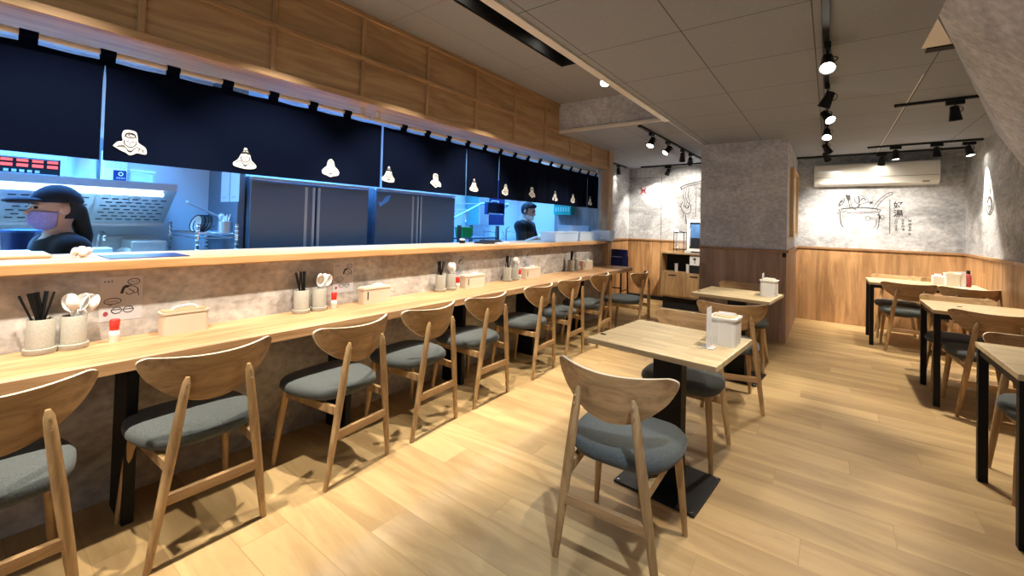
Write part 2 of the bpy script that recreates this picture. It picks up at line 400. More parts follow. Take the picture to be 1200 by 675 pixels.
# pillar
sbox('wall_pillar_upper', M_concb, -1.375, -.41, 6.0, FY, 1.09, CZ)
sbox('wall_pillar_lower', M_pwood, -1.375, -.41, 6.0, FY, 0, 1.09)
sbox('trim_12', M_rail, -1.38, -.395, 5.978, 6.0, 1.072, 1.105, bev=.004)
sbox('trim_13', M_rail, -.41, -.388, 5.98, FY - .022, 1.072, 1.105, bev=.004)
# sloped bulkhead over the right hand side
b = MB()
A0, A, B_ = (.39, -2.2, CZ), (.424, 2.953, CZ), (RX, 6.65, CZ)
W1, W2, W3 = (RX, 5.84, 1.97), (RX, 2.9, 1.45), (RX, -2.2, 1.45)
top = [(RX, 6.65, CZ + .02), (RX, -2.2, CZ + .02)]
v = {k: b.bm.verts.new(p) for k, p in dict(A0=A0, A=A, B=B_, W1=W1, W2=W2, W3=W3, T=(RX, -2.2, CZ)).items()}
for f in (('A', 'B', 'W1'), ('A', 'W1', 'W2'), ('A0', 'A', 'W2', 'W3'), ('B', 'A', 'A0', 'T'), ('T', 'W3', 'W2', 'W1', 'B'), ('A0', 'W3', 'T')):
    b._f([v[k] for k in f])
struct(b.build('ceiling_bulkhead', M_concb))
# counter front wall and the pass-through
sbox('wall_counter', M_conc2, -2.75, WX, -1.2, 5.9, 0, 1.07)
sbox('wall_header', M_header, -3.0, HX - .012, -2.2, 5.9, 2.155, RZ)
hd = bpy.data.objects['wall_header']
def batten(name, mat, y0, y1, z0, z1, d=.012):
    o = MB().box(HX - .012, HX + d - .012 + .006, y0, y1, z0, z1, bev=.003).build(name, mat, hd); return o
batten('bottom_rail', M_batten, -2.2, 5.9, 2.150, 2.19, .016)
batten('middle_batten', M_batten, -2.2, 4.42, 2.445, 2.472)
batten('top_batten', M_batten, -2.2, 4.42, 2.745, RZ)
k = -4
while .539 + .595 * k < 5.7:
    y = .539 + .595 * k
    batten('upright_batten', M_battenv, y - .014, y + .014, 2.19, RZ if y < 4.4 else CZ, .010); k += 1
# end post and end wall of the kitchen
sbox('trim_14', M_battenv, -2.74, -2.60, 5.835, 5.90, .75, CZ)
sbox('wall_kitchen_end', M_gpanel, -3.55, -2.68, 5.9, 5.97, 0, 2.52)
sbox('wall_bay_return', M_battenv, -2.68, -2.60, 5.9, 5.97, 0, CZ)
sbox('wall_kitchen_far', M_kwall, -4.6, LX - .1, 6.2, 6.3, 0, 2.52)
sbox('floor_passage', M_ktile, -4.6, -3.2, 5.9, 6.3, -.06, 0)
sbox('wall_kitchen_back', M_kwall, -4.6, -4.5, -1.2, 6.3, 0, 2.52)
sbox('wall_kitchen_near', M_kwall, -4.6, -2.68, -1.3, -1.2, 0, 2.52)
sbox('wall_kitchen_partition', plain('partition_slate', (.17, .19, .22), .5, .2), -4.5, -3.86, 1.44, 1.49, 0, 2.52)
sbox('wall_near_left', M_conc, -2.75, -2.62, -2.2, -1.2, 0, RZ)

# ledge and eating counter
lg = MB().box(-3.12, -2.60, -1.2, 5.93, 1.072, 1.12, bev=.006).build('serving_ledge', M_ledge)
tag(lg, 'long oak serving ledge between the eating counter and the kitchen', 'ledge')
ct = thing('eating_counter', 'long oak eating counter on black panel legs along the concrete wall', 'counter')
mb = MB(); poly = [(-2.677, -1.19), (-2.235, -1.19), (-2.235, 5.86)] + [(-2.335 + .10 * math.cos(a), 5.86 + .10 * math.sin(a)) for a in [PI / 2 * i / 8 for i in range(1, 9)]] + [(-2.595, 5.96), (-2.595, 5.83), (-2.677, 5.83)]
mb.prism(poly, .705, .75, lambda u, v, w: Vector((u, v, w)))
mb.build('countertop', M_counter, ct)
for y in (-.5, .52, 1.56, 2.6, 3.64, 4.7): MB().box(-2.62, -2.40, y - .02, y + .02, 0, .705, bev=.004).build('panel_leg', M_black, ct)

# long black lamp trough in the recess
vt = thing('ceiling_trough', 'long black trough with hidden lamps in the recessed grey ceiling', 'ceiling trough', (-1.87, 0, RZ))
MB().box(-.105, -.095, -2.15, 3.36, 0, .26).box(.16, .17, -2.15, 3.36, 0, .26).box(-.105, .17, -2.15, 3.36, .26, .27).box(-.095, .16, 3.35, 3.36, 0, .26).build('slot_lining', M_blackm, vt)
for x in (-.111, .164): MB().box(x, x + .008, -2.1, 3.355, -.006, 0).build('frame_strip', M_black, vt)
# pale triangle beside the bulkhead
hp = thing('ceiling_hatch', 'pale triangular ceiling panel with a short black slot beside the bulkhead', 'ceiling panel', (0, 0, CZ))
MB().prism([(.425, 2.98), (.420, 3.42), (.548, 3.42)], -.006, 0, lambda u, v, w: Vector((u, v, w))).build('panel', M_alu, hp)
MB().box(.445, .575, 3.43, 3.50, -.012, 0).build('slot', M_blackm, hp)

# ---------------------------------------------------------------- noren curtains on their rods
NX = -2.75
def rod(y0, y1, label):
    t = thing('curtain_rod', label, 'curtain rod', (NX, y0, 2.088))
    MB().tube([(0, 0, 0), (0, y1 - y0, 0)], .0135, 12).build('rod', M_pod, t, True)
    for y in (.06, (y1 - y0) - .06): MB().box(-.012, .012, y - .012, y + .012, .0, .068).tube([(0, y - .016, 0), (0, y + .016, 0)], .019, 12).build('bracket', M_pod, t)
    return t
rod(-1.1, 1.88, 'pale curtain rod carrying the nearer navy curtain under the wooden header')
rod(1.90, 5.80, 'pale curtain rod carrying the farther navy curtain under the wooden header')
def emblem(kind, par, y, z):
    """die-cut white emblem of a cook with dark strokes, printed on the cloth"""
    fn = lambda u, v, w: Vector((.0045 + w, y - NYO[0] + u, z + v))
    mb = MB(); s = .062
    if kind == 0: P = [(-1, -.35), (-.75, .0), (-.45, .12), (-.5, .55), (-.38, .95), (0, 1.02), (.35, .9), (.45, .45), (.5, .1), (.95, -.25), (1, -.75), (.45, -.72), (.25, -.85), (0, -.95), (-.22, -.8), (-.6, -.62)]
    elif kind == 1: P = [(-1, -.45), (-.62, -.12), (-.42, .3), (-.2, .7), (-.1, 1), (.1, 1), (.2, .7), (.42, .35), (.55, -.1), (.95, -.5), (.92, -.8), (.4, -.95), (-.3, -.92), (-.95, -.75)]
    else: P = [(-1, -.35), (-.7, .0), (-.45, .2), (-.35, .7), (0, 1), (.35, .72), (.48, .2), (.75, .0), (1, -.35), (.9, -.72), (.4, -.85), (0, -.98), (-.4, -.85), (-.9, -.7)]
    P = [(p[0] * s * 1.0, p[1] * s) for p in spline(P + [P[0]], 3)[:-1]]
    mb.prism(P, 0, .002, lambda u, v, w: fn(u, v, w))
    mb.mi = 1
    def st(pts, w=.004): mb.ribbon([(a * s, b_ * s) for a, b_ in pts], w, fn, .0032)
    st(arc(0, .1, .36, .42, 200, 340)); st(arc(0, .35, .34, .45, 10, 170)) ; st([(-.36, .2), (-.38, -.1)]); st([(.36, .2), (.38, -.1)])
    st(arc(-.15, .08, .08, .05, 20, 160)); st(arc(.15, .08, .08, .05, 20, 160)); st([(0, .05), (-.05, -.12), (.05, -.14)], .003)
    st([(-.8, -.42), (-.4, -.22), (-.1, -.6)]); st([(.8, -.48), (.42, -.24), (.12, -.6)])
    if kind == 0: st(arc(0, .6, .3, .2, 0, 360)); st(arc(.02, .62, .14, .1, 0, 300)); st([(-.7, -.3), (-.35, -.35)]); st([(.55, -.35), (.55, -.62)]); st([(.8, -.4), (.78, -.65)])
    if kind == 1: st(arc(0, .42, .28, .14, 0, 180), .012); st([(-.05, .62), (.05, .8)])
    if kind == 2: st(arc(0, .2, .33, .4, 60, 120)); st([(-.55, -.35), (-.3, -.5)])
    mb.prism([(p[0] * s, p[1] * s) for p in arc(0, -.58, .17, .15, 180, 360, 8)], .002, .0032, fn)
    o = mb.build('emblem', [M_paint, M_ink], par); o['label'] = 'white die-cut emblem'
    return o
NYO = [0.0]
def noren(y0, y1, label, fold, emblems):
    t = thing('noren_curtain', label, 'curtain', (NX, y0, 2.05)); NYO[0] = y0
    bounds = [.442 + .5 * k for k in range(-4, 12)]
    bounds = [y0] + [b_ for b_ in bounds if y0 + .12 < b_ < y1 - .12] + [y1]
    slit = (.442, 2.942, 3.442, 5.442)
    ztop, zbot = 2.052, 1.582
    for a, b_ in zip(bounds[:-1], bounds[1:]):
        ga = .006 if any(abs(a - s) < .03 for s in slit) else 0.0
        gb = .006 if any(abs(b_ - s) < .03 for s in slit) else 0.0
        mb = MB(); nu, nv = 26, 12
        def P(u, vv, off):
            f = 1 - vv
            y = a + (b_ - a) * u
            y += (ga * (1 - u) - gb * u) * min(1, vv * 5)
            w = fold * (.3 + .7 * vv) * (math.sin(y * 21.0 + 1.3) * .6 + math.sin(y * 47 + vv * 1.1) * .35)
            zz = ztop + (zbot - ztop) * vv - .004 * (math.sin((y - .2) / .25 * PI) ** 2) * f
            return Vector((w + off, y - y0, zz - 2.05))
        for off in (-.0012, .0012):
            V = [[mb.bm.verts.new(P(i / nu, j / nv, off)) for j in range(nv + 1)] for i in range(nu + 1)]
            for i in range(nu):
                for j in range(nv): mb._f([V[i][j], V[i + 1][j], V[i + 1][j + 1], V[i][j + 1]])
            if off < 0: V0 = V
        for i in range(nu): mb._f([V0[i][0], V0[i + 1][0], V[i + 1][0], V[i][0]]); mb._f([V0[i][nv], V0[i + 1][nv], V[i + 1][nv], V[i][nv]])
        for j in range(nv): mb._f([V0[0][j], V0[0][j + 1], V[0][j + 1], V[0][j]]); mb._f([V0[nu][j], V0[nu][j + 1], V[nu][j + 1], V[nu][j]])
        pn = mb.build('panel', M_navy, t, True)
        for (ye, ze, kd) in emblems:
            if a - .02 < ye <= b_ - .02: emblem(kd, pn, ye, ze - 2.05)
        k = math.ceil((a - .2 - .05) / .25)
        while .2 + .25 * k < b_ - .05:
            y = .2 + .25 * k
            if y > y0:
                pts = arc(0, 2.088 - 2.05, .0175, .0175, -90, 270, 14)
                m2 = MB()
                for i in range(14):
                    p, q = pts[i], pts[i + 1]
                    m2.quad((p[0], y - .028 - y0, p[1]), (q[0], y - .028 - y0, q[1]), (q[0], y + .028 - y0, q[1]), (p[0], y + .028 - y0, p[1]))
                m2.box(-.003, .003, y - .028 - y0, y + .028 - y0, -.02, .022)
                m2.build('hanging_loop', M_navy, pn)
            k += 1
    return t
ems = [(.542, 1.677, 0), (1.054, 1.671, 1), (1.586, 1.680, 2), (2.065, 1.686, 1), (2.556, 1.684, 0), (3.053, 1.688, 1), (3.551, 1.684, 2), (4.047, 1.69, 0), (4.559, 1.684, 1), (5.021, 1.682, 2), (5.524, 1.68, 1)]
noren(-1.05, 1.99, 'nearer navy noren curtain with white cook emblems, hanging smooth over the pass-through', .002, ems[:3])
noren(2.01, 5.79, 'farther navy noren curtain with white cook emblems and soft folds', .010, ems[3:])
# ================================================================ chairs
def make_chair(label):
    t = thing('dining_chair', label, 'chair')
    # seat cushion: crowned, rounder at the front, narrower at the back
    def outline(s, n=40):
        pts = []
        for i in range(n):
            a = 2 * PI * i / n; c, q = math.cos(a), math.sin(a)
            x = .228 * math.copysign(abs(c) ** .5, c); y = .215 * math.copysign(abs(q) ** .62, q)
            if y < 0: x *= 1 - .16 * (-y / .215)
            pts.append((x * s, y * s + .01))
        return pts
    mb = MB(); rings = []
    for s, z in ((.80, .404), (.94, .408), (1.0, .428), (.99, .448), (.93, .464), (.75, .472), (.45, .475), (.15, .476)):
        rings.append([mb.bm.verts.new((x, y, z - .006 * (y < 0) * (-y / .2) * 0)) for x, y in outline(s)])
    n = 40
    for a, b_ in zip(rings[:-1], rings[1:]):
        for i in range(n): mb._f([a[i], a[(i + 1) % n], b_[(i + 1) % n], b_[i]])
    mb._f(rings[0][::-1]); mb._f(rings[-1])
    mb.build('seat', M_seat, t, True, 60)
    # curved plywood backrest
    nu, nv = 30, 8; T = .017
    def S(u, v, k):
        zt = .778 + .014 * u * u
        zb = .586 + .145 * abs(u) ** 2.2
        e = max(0, abs(u) - .84) / .16; hm, hh_ = zt - .45 * (zt - zb), (zt - zb)
        k_ = math.sqrt(max(0, 1 - e * e)) * .97 + .03
        zt, zb = hm + .45 * hh_ * k_, hm - .55 * hh_ * k_
        z = zb + (zt - zb) * v
        y = -.246 + .098 * u * u - (z - .68) * .20
        L = math.hypot(1, .17 * u / .245)
        return Vector((.243 * u + k * .17 * u / .245 * T / L * .0, y + k * T, z))
    mb = MB()
    F = [[mb.bm.verts.new(S(math.sin(PI * (-.5 + i / nu)), j / nv, 1)) for j in range(nv + 1)] for i in range(nu + 1)]
    B = [[mb.bm.verts.new(S(math.sin(PI * (-.5 + i / nu)), j / nv, 0)) for j in range(nv + 1)] for i in range(nu + 1)]
    for i in range(nu):
        for j in range(nv):
            mb._f([F[i][j], F[i + 1][j], F[i + 1][j + 1], F[i][j + 1]]); mb._f([B[i][j], B[i][j + 1], B[i + 1][j + 1], B[i + 1][j]])
    mb.mi = 1
    for i in range(nu):
        mb._f([F[i][nv], F[i + 1][nv], B[i + 1][nv], B[i][nv]]); mb._f([F[i][0], B[i][0], B[i + 1][0], F[i + 1][0]])
    for i in (0, nu):
        for j in range(nv): mb._f([F[i][j], F[i][j + 1], B[i][j + 1], B[i][j]])
    bk = mb.build('backrest', [M_chairb, M_chaire], t, True, 50)
    for sx in (-1, 1):
        top = Vector((sx * .108, -.262, .708)); ft = Vector((sx * .203, -.236, 0))
        P = [ft.lerp(top, q) for q in (0, .3, .62, .9, .965, 1)]
        mb = MB().tube(P, [.0125, .017, .0195, .0165, .0145, .007], 12)
        lg_ = mb.build('leg', M_chair, t, True, 50)
        sc = MB()
        for z in (.648, .682):
            q = ft.lerp(top, z / .708)
            sc.tube([(q.x, q.y - .014, z), (q.x, q.y - .0205, z)], .0045, 10)
        s_ = sc.build('bolt', M_chrome, lg_, True)
        P = [(sx * .205, .195, 0), (sx * .19, .175, .2), (sx * .172, .15, .408)]
        MB().tube(P, [.0115, .0165, .0195], 12).build('leg', M_chair, t, True, 50)
        # side rail from back leg to front leg under the seat
        mb = MB(); a = Vector((sx * .150, -.238, .372)); b_ = Vector((sx * .172, .15, .386))
        for q in (0,):
            d = (b_ - a); pts = []
            V = []
            for p, hh in ((a, .020), (b_, .018)):
                V.append([mb.bm.verts.new(p + Vector((dx, 0, dz))) for dx, dz in ((-.010, -hh), (.010, -hh), (.010, hh), (-.010, hh))])
            for i in range(4): mb._f([V[0][i], V[0][(i + 1) % 4], V[1][(i + 1) % 4], V[1][i]])
            mb._f(V[0][::-1]); mb._f(V[1])
        mb.build('side_rail', M_chair, t)
    MB().box(-.168, .168, -.258, -.236, .235, .275, bev=.003).build('stretcher', M_chairb, t)
    MB().box(-.172, .172, .142, .16, .375, .404, bev=.002).build('front_rail', M_chairb, t)
    return t
chair0 = [None]
def chair(x, y, deg, label, group):
    if chair0[0] is None:
        c = make_chair(label); chair0[0] = c; c.location = (x, y, 0); c.rotation_euler = (0, 0, math.radians(deg)); c['group'] = group
        return c
    return dup(chair0[0], (x, y, 0), math.radians(deg), label, group)
G1 = 'oak chairs pulled up to the counter'
ordn = ['nearest, cut off by the left edge of the photo', 'second from the left edge', 'third from the left edge', 'fourth from the left edge', 'fifth from the left edge', 'sixth from the left edge', 'seventh from the left edge', 'eighth from the left edge, by the last seasoning set']
cpos = [(-2.235, .105, 92), (-2.25, .70, 90), (-2.225, 1.34, 97), (-2.255, 1.925, 94), (-2.265, 2.52, 91), (-2.275, 3.25, 94), (-2.29, 3.85, 93), (-2.27, 4.50, 94)]
for o_, p in zip(ordn, cpos): chair(*p, 'oak chair at the long counter, ' + o_, G1)
chair(-2.03, 5.10, 91, 'oak chair standing back from the far end of the long counter', G1)
G2 = 'oak chairs at the two pedestal tables'
chair(-.685, 1.775, 3, 'oak chair in the foreground with its curved back to the camera', G2)
chair(-.70, 2.74, 178, 'oak chair behind the nearer pedestal table, facing the camera', G2)
chair(-.64, 3.74, 19, 'oak chair on the near side of the farther pedestal table, turned slightly', G2)
chair(-.69, 4.80, 181, 'oak chair between the farther pedestal table and the pillar', G2)
G3 = 'oak chairs at the black legged tables'
chair(.715, 6.70, 1, 'oak chair on the near side of the farthest black legged table, aisle end', G3)
chair(1.185, 6.66, 0, 'oak chair on the near side of the farthest black legged table, wall end', G3)
chair(.70, 7.38, 180, 'oak chair behind the farthest black legged table, aisle end', G3)
chair(1.17, 7.40, 181, 'oak chair behind the farthest black legged table, wall end', G3)
chair(.965, 4.77, 1, 'oak chair on the near side of the middle black legged table', G3)
chair(.91, 5.27, 180, 'oak chair behind the middle black legged table, mostly hidden', G3)
chair(.955, 3.44, 181, 'oak chair behind the nearest black legged table at the right edge', G3)

# ================================================================ tables
def pedestal(label, x, y, deg, w, d):
    t = thing('pedestal_table', label, 'table', (x, y, 0), math.radians(deg), 'square pedestal tables')
    tp = MB().box(-w / 2, w / 2, -d / 2, d / 2, .722, .75, bev=.004).build('tabletop', M_top, t)
    MB().box(-w / 2 + .018, -w / 2 + .046, -d / 2 + .11, -d / 2 + .128, .75, .7535, bev=.001).build('number_tag', M_blackm, tp)
    MB().box(-.075, .075, -.04, .04, .012, .714, bev=.004).build('column', M_black, t)
    MB().box(-.16, .16, -.16, .16, .712, .722).build('mounting_plate', M_black, t)
    bp = MB().box(-.205, .205, -.205, .205, .003, .013, bev=.003).build('base_plate', M_black, t)
    for sx in (-1, 1):
        for sy in (-1, 1): MB().lathe([(.008, 0), (.008, .016), (.004, .018)], (sx * .185, sy * .185, 0), 10).build('foot_screw', M_chrome, bp)
    return t
pedestal('square pale wood pedestal table in the foreground aisle', -.672, 2.335, -5, .64, .63)
pedestal('square pale wood pedestal table farther back before the pillar', -.675, 4.40, -5, .63, .60)
def steel_table(label, x0, x1, y0, y1):
    t = thing('steel_leg_table', label, 'table', ((x0 + x1) / 2, (y0 + y1) / 2, 0), 0, 'tables on square black steel legs')
    w, d = (x1 - x0) / 2, (y1 - y0) / 2
    tp = MB().box(-w, w, -d, d, .722, .75, bev=.003).build('tabletop', M_top, t)
    MB().box(-w + .19, -w + .22, -d + .35, -d + .37, .75, .753, bev=.001).build('number_tag', M_blackm, tp)
    q = .04
    for sx in (-1, 1):
        for sy in (-1, 1):
            cx, cy = sx * (w - .025), sy * (d - .025)
            MB().box(cx - q / 2, cx + q / 2, cy - q / 2, cy + q / 2, 0, .722, bev=.003).build('leg', M_black, t)
    for sy in (-1, 1): MB().box(-w + .045, w - .045, sy * (d - .025) - .015, sy * (d - .025) + .015, .685, .722).build('apron', M_black, t)
    for sx in (-1, 1): MB().box(sx * (w - .025) - .015, sx * (w - .025) + .015, -d + .045, d - .045, .685, .722).build('apron', M_black, t)
    return t
steel_table('pale wood table on black steel legs, farthest, below the air conditioner', .385, 1.385, 6.68, 7.33)
steel_table('pale wood table on black steel legs, middle one along the right wall', .655, 1.385, 4.67, 5.31)
steel_table('pale wood table on black steel legs, nearest, cut by the right edge', .655, 1.20, 2.79, 3.47)

# ================================================================ things on the tables
def caddy(x, y, label, deg=0):
    t = thing('napkin_caddy', label, 'napkin box', (x, y, .75), math.radians(deg), 'white napkin caddies')
    def rr_(w, d, r, n=5):
        p = []
        for cx, cy, a0 in ((w - r, d - r, 0), (-w + r, d - r, 90), (-w + r, -d + r, 180), (w - r, -d + r, 270)):
            p += [(cx + r * math.cos(math.radians(a0 + 90 * i / n)), cy + r * math.sin(math.radians(a0 + 90 * i / n))) for i in range(n + 1)]
        return p
    mb = MB()
    mb.prism(rr_(.062, .07, .02), 0, .132, lambda u, v, w: Vector((u, v, w)))
    for i in range(4): mb.box(-.05 + i * .03, -.044 + i * .03, -.0715, -.069, .012, .12)
    mb.build('body', M_white, t, True)
    mb = MB().prism(rr_(.067, .075, .022), .132, .142, lambda u, v, w: Vector((u, v, w))); mb.build('rim', M_white, t, True)
    mb = MB().prism(rr_(.05, .056, .018), .142, .147, lambda u, v, w: Vector((u, v, w))); mb.build('lid', M_lwood, t, True)
    mb = MB()
    for i in range(5): mb.box(-.04 + i * .004, .035 + i * .002, -.03 + i * .012, -.022 + i * .012, .147, .153 + .004 * (i % 3))
    mb.build('napkins', M_paper, t)
    return t
def card(x, y, label, deg=0, h=.2, w=.075):
    t = thing('menu_stand', label, 'menu stand', (x, y, .75), math.radians(deg), 'acrylic menu stands')
    MB().box(-.002, .002, -w / 2, w / 2, .004, h, bev=.0008).build('card', M_acryl, t)
    MB().box(-.03, .03, -w / 2, w / 2, 0, .004, bev=.001).build('foot', M_acryl, t)
    return t
caddy(-.425, 2.43, 'white napkin caddy on the nearer pedestal table', -4); card(-.475, 2.29, 'clear acrylic menu stand beside the caddy on the nearer pedestal table', -4)
caddy(-.43, 4.45, 'white napkin caddy on the farther pedestal table', -4); card(-.475, 4.42, 'clear acrylic menu stand on the farther pedestal table', -4)
caddy(1.14, 7.05, 'white napkin caddy on the farthest black legged table'); card(1.21, 7.00, 'pale menu stand by the red sauce bottle on the farthest table', 80, .17)
t = thing('tissue_box', 'small white square box left of the caddy on the farthest table', 'tissue box', (1.03, 7.08, .75)); MB().box(-.05, .05, -.045, .045, 0, .10, bev=.006).build('body', M_white, t); MB().box(-.03, .03, -.006, .006, .10, .125).build('tissue', M_paper, t)
t = thing('sauce_bottle', 'tall dark red sauce bottle on the farthest table by the wall', 'bottle', (1.27, 7.03, .75)); MB().lathe([(.026, 0), (.028, .02), (.028, .12), (.015, .15)], seg=20).build('body', M_redp, t, True); MB().lathe([(.016, .15), (.016, .185), (.010, .19)], seg=16).build('cap', M_blackm, t, True)

# ================================================================ seasoning sets along the counter
def cup(x, y, label):
    t = thing('cutlery_cup', label, 'cup', (x, y, .75), 0, 'grey stoneware cutlery cups')
    mb = MB().lathe([(.042, .012), (.042, .138), (.040, .141), (.037, .138), (.037, .02)], seg=30); mb.build('body', M_ceram, t, True)
    MB().lathe([(.049, 0), (.051, .004), (.051, .022), (.047, .024), (.043, .022)], seg=30).build('saucer', M_ceram, t, True)
    return t
stick0 = [None]; spoon0 = [None]
def stick(x, y, az, tilt, label, group, h=.225):
    if stick0[0] is None:
        mb = MB().tube([(0, 0, 0), (0, 0, .12), (0, 0, .236)], [.0024, .0036, .0044], 8)
        o = tag(mb.build('chopstick', M_black, None, True), label, 'chopstick', group); stick0[0] = o
    else: o = stick0[0].copy(); COL.objects.link(o); o['label'] = label; o['group'] = group
    o.location = (x, y, .768); o.rotation_euler = (0, tilt, az); return o
def spoon(x, y, az, tilt, spin, label, group):
    if spoon0[0] is None:
        t = thing('soup_spoon', label, 'spoon', group=group)
        MB().tube([(0, 0, 0), (.002, 0, .06), (.002, 0, .125), (0, 0, .15)], [.004, .006, .007, .009], 10).build('handle', M_paint, t, True)
        mb = MB(); nu, nv = 16, 6; V = []
        for j in range(nv + 1):
            q = j / nv; V.append([mb.bm.verts.new((.020 * q * q - .010 - .0, .027 * q * math.cos(2 * PI * i / nu) , .185 + .038 * q * math.sin(2 * PI * i / nu))) for i in range(nu)])
        W = [[mb.bm.verts.new(v.co + Vector((-.0035, 0, 0))) for v in r] for r in V]
        for R_ in (V, W):
            for j in range(nv):
                for i in range(nu): mb._f([R_[j][i], R_[j][(i + 1) % nu], R_[j + 1][(i + 1) % nu], R_[j + 1][i]])
        for i in range(nu): mb._f([V[nv][i], V[nv][(i + 1) % nu], W[nv][(i + 1) % nu], W[nv][i]])
        mb.build('bowl', M_paint, t, True, 70)
        spoon0[0] = t; o = t
    else: o = dup(spoon0[0], (0, 0, 0), None, label, group)
    o.location = (x, y, .766)
    o.rotation_euler = (Matrix.Rotation(az, 3, 'Z') @ Matrix.Rotation(tilt, 3, 'Y') @ Matrix.Rotation(spin, 3, 'Z')).to_euler(); return o
def bottle(x, y, label):
    t = thing('spice_bottle', label, 'bottle', (x, y, .75), 0, 'red capped spice bottles')
    MB().lathe([(.017, 0), (.0185, .004), (.0185, .045), (.015, .055)], seg=18).build('body', M_paint, t, True)
    MB().lathe([(.0165, .055), (.0165, .072), (.0185, .073), (.0185, .100), (.016, .103)], seg=18).build('cap', M_red, t, True)
    MB().lathe([(.0188, .012), (.0188, .034)], seg=18, cap=False).build('paper_band', M_cream, t, True)
    return t
def tissue(x, y, w, label, lid):
    t = thing('tissue_box', label, 'tissue box', (x, y, .75), 0, 'cream tissue boxes on the counter')
    def rr_(a, d, r, n=5):
        p = []
        for cx, cy, a0 in ((a - r, d - r, 0), (-a + r, d - r, 90), (-a + r, -d + r, 180), (a - r, -d + r, 270)):
            p += [(cx + r * math.cos(math.radians(a0 + 90 * i / n)), cy + r * math.sin(math.radians(a0 + 90 * i / n))) for i in range(n + 1)]
        return p
    lift = lambda u, v, z: Vector((u, v, z))
    MB().prism(rr_(.045, w / 2 - .004, .022), 0, .100, lift).prism(rr_(.048, w / 2, .024), .100, .108, lift).build('body', M_cream, t, True)
    MB().prism(rr_(.040, w / 2 - .01, .018), .108, .114, lift).build('lid', M_tan if lid else M_cream, t, True)
    if lid: MB().tube(spline([(0, -.055, .112), (0, -.03, .126), (0, .03, .130), (0, .06, .112)], 5), .005, 8).build('handle', M_paint, t, True)
    else:
        mb = MB(); 
        for i in range(3): mb.box(.005 + i * .006, .009 + i * .006, -.03 + i * .008, .055 - i * .006, .112, .128 + .004 * i)
        mb.build('tissue', M_paper, t)
        MB().box(.046, .0475, -w / 2 + .028, -w / 2 + .036, .03, .085).build('slot', M_blackm, t)
    return t
CX = -2.605
which = ['nearest the camera', 'second from the camera', 'third from the camera', 'fourth from the camera', 'farthest from the camera']
sets = [ # cup1 y, cup2 y, bottle y, box y, box width
    (.262, .357, .487, .745, .20), (1.345, 1.458, 1.555, 1.865, .235), (2.515, 2.635, 2.712, 2.905, .27), (3.435, 3.56, 3.635, 3.84, .30), (4.76, 4.89, 4.95, 5.14, .28)]
for k, (a, b_, c, d, w) in enumerate(sets):
    wk = which[k]
    cup(CX, a, 'grey stoneware cup of black chopsticks, seasoning set ' + wk)
    cup(CX, b_, 'grey stoneware cup of white spoons, seasoning set ' + wk)
    ns = (13, 15, 11, 9, 9)[k]
    for i in range(ns):
        ang = random.uniform(-.9, .9) + (PI if (i % 3) else 0) * .0; 
        az = -PI / 2 + random.uniform(-.5, .5) if i % 3 else PI / 2 + random.uniform(-.9, .9)
        if k == 0 and i < 6: az = -PI / 2 + random.uniform(-.25, .25)
        tl = random.uniform(.02, .27) + (.12 if (k == 0 and i < 6) else 0)
        q = random.uniform(0, .016); qa = random.uniform(0, 6.28)
        ca = az + PI
        bx, by = (.022 * math.cos(ca) + q * .5 * math.cos(qa), .016 * math.sin(ca) + q * .5 * math.sin(qa))
        stick(CX + bx, a + by, az, tl, 'black chopstick standing in the cutlery cup ' + wk, 'chopsticks in the cup ' + wk)
    nq = (9, 8, 6, 5, 5)[k]
    for i in range(nq):
        az = random.uniform(.1, 1.9) if i % 3 else random.uniform(-1.6, -.4)
        if i % 3: az = PI / 2 + random.uniform(-.3, .5)
        tl = random.uniform(.10, .28) + (.14 if i % 3 else .02)
        ca = az + PI
        spoon(CX + .021 * math.cos(ca) + random.uniform(-.008, .008), b_ + .021 * math.sin(ca), az, tl, -az + random.uniform(-.9, .9) + (0 if i % 4 else PI / 2), 'white soup spoon standing in the cutlery cup ' + wk, 'spoons in the cup ' + wk)
    bottle(CX + .01, c, 'red capped spice bottle on the counter, seasoning set ' + wk)
    tissue(CX + .01, d, w, ('cream tissue box with wooden lid' if k == 0 else 'cream tissue box with tissue pulled out') + ', seasoning set ' + wk, k == 0)

